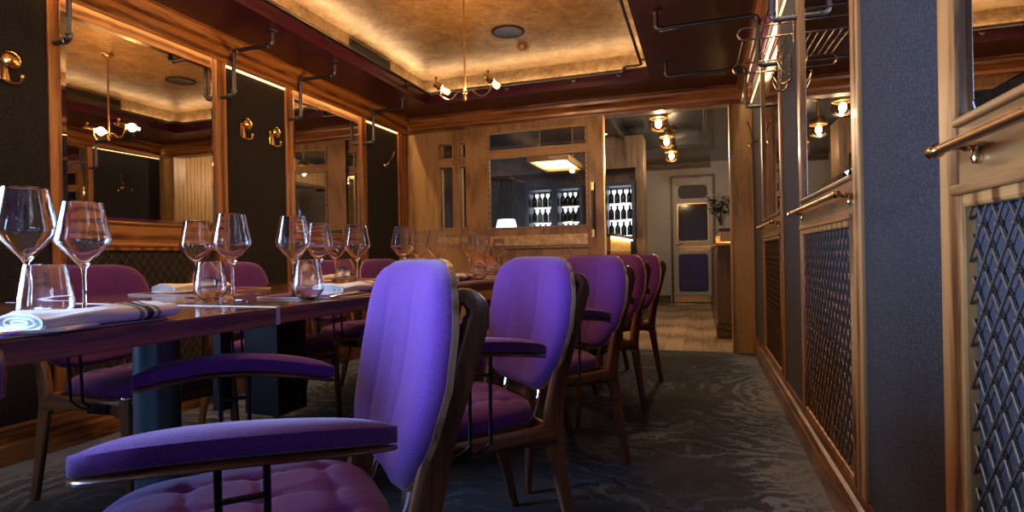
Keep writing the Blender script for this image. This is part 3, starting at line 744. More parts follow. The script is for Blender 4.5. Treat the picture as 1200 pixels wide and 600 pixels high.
# vase with flowers
t = thing('flower_vase', 'clear vase of pale flowers and dark leaves on the bar shelf beside the doorway post', 'vase', (.20, 6.30, 1.11))
MB().lathe([(0, 0), (.035, 0), (.038, .01), (.03, .05), (.035, .13), (.05, .18), (.047, .18), (.032, .13), (.027, .05), (.033, .014), (0, .012)], (0, 0, 0), 18).build('vase_body', 'clear_glass', t, smooth=True)
random.seed(11)
st = MB(); lf = MB(); fl = MB()
for k in range(26):
    a = random.uniform(0, 2*PI); rr = random.uniform(.02, .14); h = random.uniform(.20, .36)
    tip = Vector((rr*math.cos(a), rr*math.sin(a), h))
    st.tube([(0, 0, .03), (tip.x*.4, tip.y*.4, h*.6), tip], .0022, 5)
    for q in range(8):
        a2 = random.uniform(0, 2*PI); d_ = Vector((math.cos(a2), math.sin(a2), random.uniform(-.3, .6)))*.055; s_ = Vector((-d_.y, d_.x, 0))*.4; b0 = tip*random.uniform(.7, 1)
        lf.add([b0, b0+d_*.5+s_, b0+d_, b0+d_*.5-s_], [(0, 1, 2, 3)])
    if k % 2 == 0:
        for q in range(7):
            a2 = q*2*PI/6; d_ = Vector((math.cos(a2), math.sin(a2), .35))*.036; s_ = Vector((-math.sin(a2), math.cos(a2), 0))*.015
            if q == 6: fl.lathe([(0, .006), (.006, .003), (.006, -.003), (0, -.006)], tip, 6)
            else: fl.add([tip, tip+d_*.6+s_, tip+d_, tip+d_*.6-s_], [(0, 1, 2, 3)])
st.build('stem', 'leaf', t); tag(lf.build('leaf', 'leaf', t), kind='stuff'); tag(fl.build('blossom', 'petal', t), kind='stuff')
# crystal-drop lamp above the vase
t = thing('crystal_lamp', 'brass wall lamp strung with crystal drops above the vase', 'lamp', (.38, 6.7, 2.19))
f = MB(); f.box(-.02, .089, -.5, .5, .08, .11); f.build('mount', 'brass', t)
f = MB()
for k in range(22):
    for j in range(4):
        f.lathe([(0, .02), (.010, 0), (0, -.02)], (.0, -.48+k*.045, .07-j*.045), 5)
tag(f.build('crystal_drop', 'clear_glass', t), kind='stuff')

# back bar and bottle cabinets on the left side
YC = 7.6
w = MB(); w.box(-3.38, -.72, YC+.42, YC+.52, 0, ZF); struct('trim_%d' % trimn[0], w, 'dark_oak_z'); trimn[0] += 1
w = MB(); w.box(-.80, -.70, YC-.02, YC+.42, 0, ZF); w.box(-3.0, -.80, YC-.02, YC+.42, 2.0, ZF); struct('trim_%d' % trimn[0], w, 'dark_oak_z'); trimn[0] += 1
def bottle_cabinet(x0, x1, label, z0=1.10, z1=1.75):
    t = thing('bottle_cabinet', label, 'wine cabinet', ((x0+x1)/2, YC, z0)); h = (x1-x0)/2; H_ = z1-z0
    f = MB(); ring(f, -h-.045, h+.045, -.04, H_+.07, .045, 0, .30); f.build('frame', 'slate_blue', t)
    f = MB(); f.box(-h, h, .29, .30, 0, H_); f.build('lit_back', 'fridge_glow', t)
    for k in range(3):
        f = MB(); f.box(-h, h, .06, .28, .005+k*H_/3, .015+k*H_/3); f.build('shelf', 'chrome', t)
    return t
bsrc = None
def bottle(x, y, z, label, lie=False):
    global bsrc
    if bsrc is None:
        t = thing('wine_bottle', label, 'bottle', (x, y, z), group='bottles in the lit cabinets')
        MB().lathe([(0, 0), (.036, 0), (.038, .006), (.038, .10), (.030, .125), (.014, .145), (.013, .18), (.015, .182), (.015, .19), (0, .19)], (0, 0, 0), 12).build('bottle_body', 'bottle_glass', t, smooth=True)
        bsrc = t; return t
    return again(bsrc, (x, y, z), 0, label)
cabs = [(-2.27, -1.95, 'lit bottle cabinet seen through the left half of the door window'), (-1.86, -1.56, 'lit bottle cabinet seen through the right half of the door window'), (-1.19, -.86, 'lit bottle cabinet seen through the open doorway')]
wh = ['cabinet behind left half of door window', 'cabinet behind right half of door window', 'cabinet in the open doorway']
for ci, (a, b_, l) in enumerate(cabs):
    bottle_cabinet(a, b_, l)
    for k in range(3):
        for j in range(4):
            bottle(a+.042+j*(b_-a-.084)/3, YC+.15, 1.116+k*.65/3, 'dark wine bottle on the %s shelf, %s' % (['bottom', 'middle', 'top'][k], wh[ci]))
# back bar counter
t = thing('bar_counter', 'oak bar counter glowing under its top, left of the open doorway', 'counter', (-1.17, 5.75, 0))
f = MB(); f.box(-.40, .30, .02, 1.75, 0, .90); f.build('counter_body', 'oak_z', t)
f = MB(); f.box(-.45, .36, 0, 1.8, 1.05, 1.075); f.build('counter_top', 'dark_oak_y', t, bevel=.004)
f = MB(); f.box(-.40, .30, .02, 1.75, .90, 1.05); f.build('gold_front', 'gold_band', t)
led('light_strip', (-.865, -.845, 5.80, 7.5, 1.035, 1.049), 'bright light strip under the bar counter top', 'bar_glow')
for k in range(4):
    f = MB(); f.box(.30, .306, .06+k*.42, .06+k*.42+.38, .12, .86); f.build('counter_panel', 'oak_z', t, bevel=.003)
# added white glow and gold panel standing for bright gleams in the door window
t = thing('added_white_glow', 'added lamp-shaped white glow standing for a bright patch at the left of the door window', 'lamp', (-2.38, 6.95, 1.10))
MB().lathe([(0, 0), (.06, 0), (.06, .012), (.012, .02), (.012, .08), (0, .08)], (0, 0, 0), 18).build('glow_base', 'brass', t, smooth=True)
MB().lathe([(.15, .07), (.11, .24), (.106, .24), (.146, .07)], (0, 0, 0), 24).build('glow_cone', 'white_glow', t, smooth=True)
t = thing('side_counter', 'dark counter carrying the added white glow in the bar', 'counter', (-2.38, 6.95, 0))
MB().box(-.32, .32, -.18, .18, .0, 1.06).build('counter_body', 'dark_oak_z', t); MB().box(-.34, .34, -.2, .2, 1.06, 1.10).build('counter_top', 'dark_paint', t, bevel=.004)
t = thing('gold_glow_panel', 'added gold-lit panel standing for a gleam at the upper right of the door window', 'light', (-1.62, 6.6, 1.96))
f = MB(); ring_c = ((-.24, -.21, -.42, .42), (.21, .24, -.42, .42), (-.21, .21, -.42, -.39), (-.21, .21, .39, .42))
for a, b_, c_, d_ in ring_c: f.box(a, b_, c_, d_, -.03, .03)
f.box(-.21, .21, -.39, .39, .015, .03); f.build('frame', 'aged_brass', t)
MB().box(-.21, .21, -.39, .39, .0, .012).build('lit_panel', 'gold_glow', t)
for a in (-.2, .2):
    MB().tube([(a, 0, .03), (a, 0, ZF-1.961)], .006, 6).build('hanging_rod', 'aged_brass', t)
# small lights
def alight(name, loc, size, col, power, rot=(0, 0, 0), sy=None):
    ld = bpy.data.lights.new(name, 'AREA'); ld.shape = 'RECTANGLE'; ld.size = size; ld.size_y = sy or size; ld.color = col; ld.energy = power
    o = bpy.data.objects.new(name, ld); COL.objects.link(o); o.location = loc; o.rotation_euler = rot; return o

# ------------------------------------------------------------------ dining table
TZ = .76; TT = .040
troot = thing('dining_table', 'long polished dark red wooden dining table with jointed top running down the room', 'table', (-1.46, 1.1, 0), math.radians(-2.2))
HW = .51
def tsec(y0, y1, wx=HW):
    mb = MB(); mb.prism([(-wx, TZ-TT), (wx, TZ-TT), (wx, TZ), (-wx, TZ)], y0, y1, 'y'); mb.mi = [1, 1, 1, 1, 0, 1]; return mb
tsec(-1.55, .012).build('tabletop', ['tabletop_wood', 'edge_wood'], troot, bevel=.003)
tsec(.024, 3.4).build('tabletop', ['tabletop_wood', 'edge_wood'], troot, bevel=.003)
f = MB(); f.box(-HW-.001, HW+.001, .012, .024, TZ-TT-.001, TZ+.0008); f.build('joint_strip', 'mat_edge', troot)
m, nt, b = newmat('inlay')
ck = N(nt, 'ShaderNodeTexChecker'); ck.inputs['Scale'].default_value = 40; ck.inputs['Color1'].default_value = (.02, .012, .01, 1); ck.inputs['Color2'].default_value = (.30, .17, .10, 1)
nt.links.new(texco(nt, (1, 1, 0), (0, 0, 0)), ck.inputs['Vector']); nt.links.new(ck.outputs['Color'], b.inputs['Base Color']); b.inputs['Roughness'].default_value = .25
MB().box(-.49, .49, .030, .062, TZ-.001, TZ+.0006).build('inlay_strip', 'inlay', troot)
def column(y, r_, square=False):
    f = MB()
    if square: f.box(-r_, r_, y-r_, y+r_, .02, TZ-TT-.05)
    else: f.lathe([(0, .02), (r_, .02), (r_, TZ-TT-.05), (0, TZ-TT-.05)], (0, y, 0), 32)
    o = f.build('pedestal_column', 'steel_blue' if not square else 'black_iron', troot, smooth=not square)
    g_ = MB(); g_.lathe([(0, 0), (.30, 0), (.30, .010), (.29, .014), (r_+.01, .02), (r_+.01, .03), (0, .03)], (0, y, 0), 36); g_.build('pedestal_base', 'steel_blue', troot, smooth=True)
column(.10, .058); column(1.7, .058); column(3.0, .058); column(-1.1, .058)
f = MB(); f.box(-.055, .055, -1.3, 3.2, TZ-TT-.055, TZ-TT-.001); f.build('under_beam', 'steel_blue', troot)
f = MB(); f.box(-.075, .075, .48, .62, .34, TZ-TT-.05); f.box(-.02, .02, .30, .34, .40, TZ-TT-.05); f.build('power_box', 'black_iron', troot, bevel=.004)

# ------------------------------------------------------------------ chairs
def polar(fn, nr=16, na=48):
    """closed cushion: fn(r, a) -> (front point, back point)"""
    vs = []; fs = []
    for side_ in (0, 1):
        for i in range(nr+1):
            for k in range(na): vs.append(fn(i/nr, 2*PI*k/na)[side_])
    o2 = (nr+1)*na
    for s_ in (0, 1):
        b0 = s_*o2
        for i in range(nr):
            for k in range(na):
                l = (k+1) % na; q = (b0+i*na+k, b0+i*na+l, b0+(i+1)*na+l, b0+(i+1)*na+k)
                fs.append(q if s_ == 0 else q[::-1])
    for k in range(na):
        l = (k+1) % na; fs.append((nr*na+k, nr*na+l, o2+nr*na+l, o2+nr*na+k))
    return vs, fs
def sup(a, n): c, s_ = math.cos(a), math.sin(a); return math.copysign(abs(c)**(2/n), c), math.copysign(abs(s_)**(2/n), s_)
def back_pt(u, v, off):
    """point on the backrest surface: u across -1..1, v 0 bottom..1 top, off forward"""
    hw = .185+.062*math.sin(min(1, v*1.5)*PI*.5)-.018*v*v+.022*math.sin(PI*v)
    z = .47+.390*v
    x = -.232-.075*v-.012*math.sin(v*PI)+.026*u*u
    return Vector((x+off*.98, u*hw-off*u*.25, z+off*.12))
def build_chair(label):
    t = thing('armchair', label, 'chair')
    # seat cushion, tufted
    def seat(r_, a):
        cx, cy = sup(a, 3.6); e = r_
        x = .025+cx*e*.235; y = cy*e*(.225+.022*(cx*e))
        dome = (1-max(0, e-.0)**7)
        tx, ty = x/.115, y/.112
        d = 0
        gx = abs(math.sin(PI*(tx))); gy = abs(math.sin(PI*(ty)))
        btn = math.exp(-((1-abs(math.cos(PI*tx)))+(1-abs(math.cos(PI*ty))))*9)
        d = .0055*math.exp(-gx*7)+.0055*math.exp(-gy*7)+.010*btn
        top = .415+.048*dome**.5-(d*min(1, (1-e)*5) if e < 1 else 0)
        return Vector((x, y, top)), Vector((x, y, .408))
    vs, fs = polar(seat, 30, 84); MB().add(vs, fs).build('seat_cushion', 'purple_wool', t, smooth=True)
    f = MB(); vs, fs = polar(lambda r_, a: (Vector((.025+sup(a, 3.6)[0]*r_*.228, sup(a, 3.6)[1]*r_*.222, .409)), Vector((.025+sup(a, 3.6)[0]*r_*.222, sup(a, 3.6)[1]*r_*.216, .397))), 3, 48)
    f.add(vs, fs).build('seat_board', 'walnut_x', t)
    # backrest
    def back(r_, a):
        cu, cv = sup(a, 5.0); u = cu*r_; v = .5+.5*cv*r_
        th = .040*math.sqrt(max(0, 1-r_**5))
        gr = 0
        for g0 in (-.34, .34): gr += .006*math.exp(-((u-g0)/.045)**2)
        gr += .002*math.exp(-(u/.03)**2)
        if r_ < 1: gr *= .6; th -= gr*min(1, (1-r_)*6)
        return back_pt(u, v, .012+max(th, 0)), back_pt(u, v, .010)
    vs, fs = polar(back, 20, 64); MB().add(vs, fs).build('back_cushion', 'purple_wool', t, smooth=True)
    def shell(r_, a):
        cu, cv = sup(a, 5.0); u = cu*r_*1.015; v = .5+.5*cv*r_*1.012
        return back_pt(u, v, .011), back_pt(u, v, .001)
    vs, fs = polar(shell, 14, 64); sh = MB(); sh.add(vs, fs[:-64], 0); 
    sh.f += [tuple(q) for q in fs[-64:]]; sh.mi += [1]*64
    sh.build('back_shell', ['walnut_z', 'ply_edge'], t, smooth=True)
    for s_ in (1, -1):
        y = lambda v_: s_*v_
        # rear leg with the hairpin upright
        K = [(-.293, .200, 0), (-.262, .203, .14), (-.228, .208, .30), (-.212, .212, .40), (-.245, .216, .56), (-.292, .220, .70), (-.312, .221, .765)]
        W = [.026, .034, .048, .058, .048, .044, .042]
        P = smoothpath([(a, y(b_), c_) for a, b_, c_ in K], 5); f = MB(); f.bar(P, lerps(W, 5), [.024]*len(P), n=4)
        K2 = [(-.312, .221, .750), (-.314, .220, .782), (-.298, .216, .800), (-.278, .212, .790), (-.266, .210, .70), (-.238, .210, .56), (-.212, .210, .46), (-.205, .210, .40)]
        P = smoothpath([(a, y(b_), c_) for a, b_, c_ in K2], 5); f.bar(P, lerps([.042, .036, .030, .024, .020, .022, .034, .04], 5), [.022]*len(P), n=4)
        f.build('rear_leg', 'walnut_z', t, smooth=True)
        P = smoothpath([(.221, y(.243), 0), (.212, y(.240), .16), (.198, y(.236), .33), (.192, y(.234), .405)], 4)
        f = MB().bar(P, lerps([.024, .031, .043, .046], 4), [.026]*len(P)); f.build('front_leg', 'walnut_z', t, smooth=True)
        MB().lathe([(0, .004), (.02, .004), (.022, 0), (.022, -.003), (0, -.003)], (.192, y(.225), .4075), 16).build('chrome_disc', 'chrome', t, smooth=True)
        P = smoothpath([(-.222, y(.212), .365), (-.15, y(.215), .372), (0, y(.222), .375), (.14, y(.230), .370), (.20, y(.234), .362)], 4)
        f = MB().bar(P, lerps([.085, .052, .048, .052, .085], 4), [.022]*len(P)); f.build('side_rail', 'walnut_x', t, smooth=True)
        # arm: padded paddle on a thin wooden board
        NA = 26
        def cl(q):   # centre line of the arm, q 0 rear .. 1 front
            return Vector((-.168+.380*q, y(.258+.040*math.sin(PI*min(1, q*1.0))-.004*q), .600+.032*math.sin(PI*q*.78)))
        for part, z0, z1, wsc, mat in (('arm_pad', .0, .036, 1., 'purple_wool'), ('arm_board', -.009, .001, 1.02, 'walnut_x')):
            vs = []; sg = 12
            for i in range(NA+1):
                q = .5-.5*math.cos(PI*i/NA); c_ = cl(q); tn = (cl(min(1, q+.01))-cl(max(0, q-.01))).normalized(); sd = Vector((-tn.y, tn.x, 0)).normalized()
                e = math.sqrt(max(0, 1-abs(2*q-1)**5)); hw = (.026+.010*math.sin(PI*q))*max(e, .12)*wsc
                for k in range(sg):
                    a = 2*PI*k/sg; ca, sa = math.cos(a), math.sin(a); ca = math.copysign(abs(ca)**.7, ca); sa = math.copysign(abs(sa)**.7, sa)
                    zz = (z0+z1)/2+sa*(z1-z0)/2*(max(e, .45) if sa > 0 else 1)
                    vs.append(c_+sd*(hw*ca)+Vector((0, 0, zz)))
            fs = [(i*sg+k, i*sg+(k+1) % sg, (i+1)*sg+(k+1) % sg, (i+1)*sg+k) for i in range(NA) for k in range(sg)]+[tuple(range(sg))[::-1], tuple(NA*sg+k for k in range(sg))]
            o = MB().add(vs, fs).build(part, mat, t, smooth=True)
        # black steel bracket under the arm
        f = MB(); yo = .282
        for xx in (.005, .060):
            P = [(xx, y(yo+.006), .628), (xx, y(yo), .50), (xx, y(yo-.004), .40)]+[(xx+.012*k, y(yo-.006-.006*k), .40-.028*math.sin(k*PI/6)) for k in range(1, 4)]+[(xx+.06, y(.246), .362)]
            f.tube(P, .0048, 8)
        f.tube([(.005, y(yo+.004), .572), (.060, y(yo+.004), .572)], .0042, 6); f.tube([(.005, y(yo+.006), .622), (.060, y(yo+.006), .622)], .0048, 6)
        f.box(.045, .13, min(y(.236), y(.254)), max(y(.236), y(.254)), .352, .384)
        f.build('arm_bracket', 'black_iron', t, smooth=True)
    f = MB().bar([(.20, -.225, .355), (.20, 0, .362), (.20, .225, .355)], [.055, .045, .055], [.022]*3, side=Vector((1, 0, 0))); f.build('front_rail', 'walnut_y', t, smooth=True)
    f = MB().bar([(-.208, -.205, .37), (-.208, .205, .37)], [.05, .05], [.022]*2, side=Vector((1, 0, 0))); f.build('rear_rail', 'walnut_y', t, smooth=True)
    for s_ in (1, -1):
        f = MB().tube([(-.235, s_*.11, .50), (-.225, s_*.11, .45), (-.20, s_*.11, .385)], .006, 8); f.build('back_stay', 'chrome', t, smooth=True)
    return t
A = lambda phi: PI+phi     # right-hand row: facing -x turned toward the camera
src = build_chair('purple upholstered walnut armchair nearest the camera, in front of the table edge')
src.location = (-.722, .784, .005); src.rotation_euler = (0, 0, A(.79)); src['group'] = 'armchairs on the aisle side'
G1_, G2_ = 'armchairs on the aisle side', 'armchairs on the wall side'
again(src, (-.700, 1.53, .005), A(.78), 'second purple armchair along the aisle, partly behind the nearest one', G1_)
again(src, (-.654, 2.316, .005), A(.85), 'third purple armchair along the aisle', G1_)
again(src, (-.653, 3.116, .005), A(.90), 'fourth purple armchair along the aisle', G1_)
again(src, (-.629, 3.98, .005), A(.72), 'last purple armchair of the aisle row, closest to the doorway', G1_)
again(src, (-.705, -.045, .005), A(.70), 'purple armchair mostly outside the bottom left edge, only a rounded back corner showing', G1_)
again(src, (-2.06, 1.64, .005), 0.03, 'purple armchair across the table by the left lattice panel', G2_)
again(src, (-2.12, 2.42, .005), 0.0, 'purple armchair across the table below the left fabric panel with two hooks', G2_)
again(src, (-2.06, 3.12, .005), 0.0, 'purple armchair across the table below the farther left mirror', G2_)
again(src, (-2.15, 3.93, .005), -.15, 'farthest purple armchair across the table by the end fabric panel', G2_)

# ------------------------------------------------------------------ tableware
gsrc = tsrc = None
def wine_glass(x, y, label, s_=1.):
    global gsrc
    if gsrc is None:
        t = thing('wine_glass', label, 'wine glass', (x, y, TZ+.001), group='wine glasses on the dining table')
        pr = [(0, 0), (.036, 0), (.037, .0015), (.030, .003), (.010, .006), (.0045, .012), (.0035, .03), (.0033, .085), (.0045, .098), (.010, .108), (.028, .128), (.046, .150), (.0495, .157), (.0490, .163), (.042, .198), (.035, .235), (.0345, .2362), (.0337, .235), (.0407, .198), (.0477, .163), (.0480, .158), (.0445, .151), (.027, .1305), (.010, .112), (.004, .107), (0, .106)]
        MB().lathe(pr, (0, 0, 0), 40).build('glass_body', 'clear_glass', t, smooth=True)
        gsrc = t; t.scale = (s_, s_, s_); return t
    c = again(gsrc, (x, y, TZ+.001), 0, label); c.scale = (s_, s_, s_); return c
def tumbler(x, y, label):
    global tsrc
    if tsrc is None:
        t = thing('tumbler', label, 'water glass', (x, y, TZ+.001), group='tumblers on the dining table')
        pr = [(0, .0), (.018, 0), (.026, .003), (.041, .022), (.0435, .030), (.0425, .045), (.033, .108), (.0325, .110), (.0317, .108), (.0412, .045), (.0420, .031), (.0395, .024), (.024, .009), (0, .008)]
        MB().lathe(pr, (0, 0, 0), 36).build('glass_body', 'clear_glass', t, smooth=True)
        tsrc = t; return t
    return again(tsrc, (x, y, TZ+.001), 0, label)
wine_glass(-1.35, .815, 'largest wine glass at the left edge, behind the nearest tumbler', 1.15)
wine_glass(-1.205, .832, 'second wine glass from the left edge, right of the largest one')
wine_glass(-1.488, 1.37, 'left wine glass of the pair in front of the lattice panel')
wine_glass(-1.197, 1.214, 'right wine glass of the pair in front of the lattice panel')
wine_glass(-1.122, 1.366, 'wine glass at the left of the cluster of four, on the plum mat corner')
wine_glass(-1.255, 1.659, 'second wine glass in the cluster of four, behind the wide tumbler')
wine_glass(-1.506, 2.102, 'smallest-looking wine glass, third in the cluster of four')
wine_glass(-1.217, 1.829, 'right-hand wine glass of the cluster of four, above the folded napkin')
wine_glass(-1.130, 2.02, 'wine glass above the left slope of the nearest chair back')
wine_glass(-1.298, 2.477, 'middle wine glass of the three above the nearest chair back')
wine_glass(-1.193, 2.449, 'right wine glass of the three above the nearest chair back')
wine_glass(-1.081, 2.591, 'left wine glass of the group between the first two chair backs')
wine_glass(-1.256, 3.197, 'middle wine glass of the group between the first two chair backs')
wine_glass(-1.418, 3.955, 'farthest wine glass, right of the group between the first two chair backs')
tumbler(-1.135, .716, 'large-looking tumbler nearest the camera behind the striped napkin')
tumbler(-1.311, 1.25, 'tumbler between the pair of wine glasses in front of the lattice panel')
tumbler(-1.045, 1.33, 'tumbler standing at the front of the plum mat')
tumbler(-1.40, 2.02, 'tumbler behind the folded napkin, left of the right-hand glass of the four')
tumbler(-1.27, 2.423, 'tumbler below the three wine glasses above the nearest chair back')
tumbler(-1.00, 2.50, 'left tumbler in the group between the first two chair backs')
tumbler(-1.13, 3.02, 'right tumbler in the group between the first two chair backs')

# plum leather mats
msrc = None
def rr2(wx, wy, r_): return rrect(-wx/2, wx/2, -wy/2, wy/2, r_, 6)
def mat_(x, y, label):
    global msrc
    if msrc is None:
        t = thing('placemat', label, 'placemat', (x, y, TZ+.0005), group='placemats')
        MB().prism(rr2(.30, .40, .05), 0, .003, 'z').build('mat_top', 'mat_leather', t)
        MB().tube([(a, b_, .0022) for a, b_ in rr2(.30, .40, .05)], .0022, 6, closed=True).build('mat_border', 'mat_edge', t)
        msrc = t; return t
    return again(msrc, (x, y, TZ+.0005), 0, label)
mat_(-1.13, .66, 'plum placemat under the striped napkin at the left edge')
mat_(-1.10, 1.53, 'plum placemat with a pale rim at the middle of the near table edge')
mat_(-1.08, 2.36, 'plum placemat on the near table edge behind the nearest chair back')
mat_(-1.06, 3.12, 'plum placemat on the near table edge behind the second chair back')
mat_(-1.73, 1.62, 'plum placemat on the far side of the table under the farther striped napkin')
mat_(-1.72, 2.42, 'plum placemat on the far side of the table behind the cluster of four glasses')
mat_(-1.70, 3.14, 'plum placemat on the far side of the table in front of the third wall-side chair')
mat_(-1.68, 3.92, 'plum placemat on the far side of the table at its far end')

# folded striped napkins
nsrc = None
def napkin(x, y, rz, label, s_=1.):
    global nsrc
    if nsrc is None:
        t = thing('napkin', label, 'napkin', (x, y, TZ+.0045), group='folded napkins')
        L_, Wd, Th = .235, .115, .030
        def skin(d, ya, yb, ny=20, wob=True):
            vs = []; sg = 28
            for i in range(ny+1):
                yy = ya+(yb-ya)*i/ny
                for k in range(sg):
                    a = 2*PI*k/sg; c_, s2 = sup(a, 3.0)
                    wv_ = .0022*math.sin(yy*31+c_*3)+.0015*math.sin(c_*9+yy*14)
                    xx = c_*(Wd/2+d)*(1+.03*math.sin(yy*20)); zz = Th/2+s2*(Th/2+d)*(1-.25*c_*c_*(1 if s2 > 0 else 0))+(wv_ if s2 > 0 else 0)
                    vs.append((xx, yy, max(zz, 0)))
            fs = [(i*sg+k, i*sg+(k+1) % sg, (i+1)*sg+(k+1) % sg, (i+1)*sg+k) for i in range(ny) for k in range(sg)]
            return vs, fs, sg, ny
        vs, fs, sg, ny = skin(0, -L_/2, L_/2)
        fs += [tuple(range(sg))[::-1], tuple(ny*sg+k for k in range(sg))]
        MB().add(vs, fs).build('folded_cloth', 'napkin_linen', t, smooth=True)
        # rolled layers showing at the open end
        f = MB()
        for d_ in (.0, .011, .021):
            P = []
            for k in range(25):
                a = 2*PI*k/24; c_, s2 = sup(a, 2.4); P.append((c_*(Wd/2-.004-d_*1.6), -L_/2-.002, Th/2+s2*(Th/2-.003-d_*.45)))
            f.tube(P[:-1], .0022, 6, closed=True)
        f.build('rolled_edge', 'napkin_linen', t, smooth=True)
        f = MB(); f.add([(-.055, -.12, .002), (.03, -.16, .001), (.075, -.10, .002), (.05, -.03, .002), (-.055, -.12, .007), (.03, -.16, .005), (.07, -.10, .007), (.05, -.03, .008)], [(0, 1, 2, 3), (4, 7, 6, 5), (0, 4, 5, 1), (1, 5, 6, 2), (2, 6, 7, 3), (3, 7, 4, 0)])
        f.build('under_flap', 'napkin_linen', t)
        for (c_, wd, mt) in ((.040, .008, 'stripe_grey'), (.057, .013, 'stripe_black'), (.074, .008, 'stripe_grey')):
            vs, fs, _, _ = skin(.0007, c_-wd/2, c_+wd/2, 3); MB().add(vs, fs).build('stripe', mt, t, smooth=True)
        nsrc = t; t.rotation_euler = (0, 0, rz); t.scale = (s_,)*3; return t
    c = again(nsrc, (x, y, TZ+.0045), rz, label); c.scale = (s_,)*3; return c
napkin(-1.02, .725, .0, 'large-looking white napkin with black and grey stripes at the left edge')
napkin(-1.06, 1.56, .0, 'white folded napkin on the plum mat at the middle of the near table edge')
napkin(-1.76, 1.60, .0, 'white folded napkin with dark stripes across the table, left of the tumbler')
napkin(-1.74, 2.36, .0, 'white folded napkin across the table behind the cluster of four glasses')
napkin(-1.70, 3.10, .1, 'white folded napkin left of the nearest chair back, in front of the farthest wall-side chair')
napkin(-1.06, 2.33, .0, 'white folded napkin just right of the top of the nearest chair back')

# cutlery
def fork(x, y, rz, label):
    t = thing('fork', label, 'fork', (x, y, TZ+.004), rz)
    P = smoothpath([(0, -.10, .004), (0, -.04, .003), (0, .03, .006), (0, .06, .003)], 4)
    MB().bar(P, lerps([.014, .009, .006, .016], 4), [.002]*len(P), side=Vector((0, 0, 1))).build('handle', 'cutlery_steel', t, smooth=True)
    for k in range(4):
        MB().tube([(-.0075+.005*k, .058, .003), (-.0082+.0055*k, .075, .002), (-.0075+.005*k, .098, .006)], .0014, 6).build('tine', 'cutlery_steel', t, smooth=True)
def knife(x, y, rz, label):
    t = thing('knife', label, 'knife', (x, y, TZ+.005), rz)
    MB().bar([(0, -.11, .003), (0, -.05, .004), (0, -.0, .004)], [.014, .012, .008], [.006, .006, .005], side=Vector((0, 0, 1))).build('handle', 'cutlery_steel', t, smooth=True)
    MB().prism([(-.007, 0), (.007, 0), (.008, .05), (.004, .095), (-.003, .115), (-.007, .09)], .0030, .0045, 'z').build('blade', 'cutlery_steel', t)
fork(-1.205, .60, .15, 'silver fork beside the striped napkin at the left edge')
knife(-.985, .60, .1, 'silver knife on the table edge below the striped napkin')
knife(-1.37, 1.36, -.9, 'silver knife whose blade shows between the pair of wine glasses')
knife(-.975, 1.42, .1, 'silver knife lying right of the tumbler on the plum mat')
fork(-1.18, 1.60, 0, 'silver fork on the plum mat at the middle of the near edge')

# ------------------------------------------------------------------ hooks
def coat_hook(x, y, z, label, sx=1):
    t = thing('coat_hook', label, 'coat hook', (x, y, z), 0 if sx > 0 else PI, group='brass coat hooks on the left wall')
    f = MB(); f.prism(rrect(-.016, .016, -.055, .045, .014), .0005, .008, 'x'); f.build('back_plate', 'brass', t, bevel=.002)
    f = MB(); f.tube([(.006, 0, .03), (.035, 0, .035)], .009, 10); f.lathe([(0, .030), (.016, .032), (.034, .040), (.037, .047), (.030, .053), (0, .056)], (0, .008, .032), 20, 'x'); f.build('peg_disc', 'brass', t, smooth=True)
    f = MB(); f.bar(smoothpath([(.014, 0, .03), (.018, 0, -.02), (.020, .0, -.055)], 4), lerps([.012, .020, .034], 4), [.012]*9, side=Vector((1, 0, 0))); f.build('flared_body', 'aged_brass', t, smooth=True)
    f = MB(); f.tube(smoothpath([(.018, 0, -.055), (.030, .018, -.062), (.040, .042, -.058), (.044, .048, -.040)], 4), .0055, 8); f.lathe([(0, .012), (.007, .009), (.009, 0), (.006, -.008), (0, -.010)], (.044, .048, -.030), 12); f.build('hook_prong', 'brass', t, smooth=True)
    return t
h0 = coat_hook(XL+.012, 1.665, 1.735, 'large-looking brass coat hook near the top left edge')
again(h0, (XL+.012, 3.03, 1.745), 0, 'left brass coat hook of the pair on the left fabric panel')
again(h0, (XL+.012, 3.30, 1.745), 0, 'right brass coat hook of the pair on the left fabric panel')
def wire_hook(x, y, z, rz, label, mat='brass', s_=1.):
    t = thing('wire_hook', label, 'coat hook', (x, y, z), rz); t.scale = (s_,)*3
    MB().lathe([(0, .010), (.010, .010), (.016, .004), (.017, .0005), (0, .0005)], (0, 0, 0), 14, 'x').build('rose', mat, t, smooth=True)
    f = MB(); f.tube(smoothpath([(.006, 0, -.005), (.03, 0, .004), (.045, .01, .035), (.055, .045, .075), (.075, .06, .125)], 5), .0045, 8); f.lathe([(0, .010), (.008, .006), (.009, 0), (0, -.008)], (.075, .06, .128), 10); f.build('upper_prong', mat, t, smooth=True)
    f = MB(); f.tube(smoothpath([(.006, 0, -.008), (.025, -.02, -.03), (.050, -.055, -.042), (.062, -.075, -.02)], 5), .0045, 8); f.lathe([(0, .010), (.008, .006), (.009, 0), (0, -.008)], (.062, -.075, -.016), 10); f.build('lower_prong', mat, t, smooth=True)
    f = MB(); f.tube(smoothpath([(.006, 0, -.008), (.025, .03, -.02), (.045, .07, -.03), (.05, .09, -.05)], 5), .0045, 8); f.build('side_prong', mat, t, smooth=True)
    return t
wire_hook(XL+.012, 4.83, 1.77, 0, 'bent brass wire coat hook on the end fabric panel of the left wall')
wire_hook(XR-.012, 4.72, 1.72, PI, 'brass wire coat hook on the far right fabric panel beside the doorway post')
t = thing('double_hook', 'brass double coat hook hanging under the luggage rack', 'coat hook', (XR-.012, 3.02, 1.72)); t.scale = (.8,)*3
MB().prism(rrect(-.015, .015, -.05, .11, .012), -.008, -.0005, 'x').build('back_plate', 'brass', t)
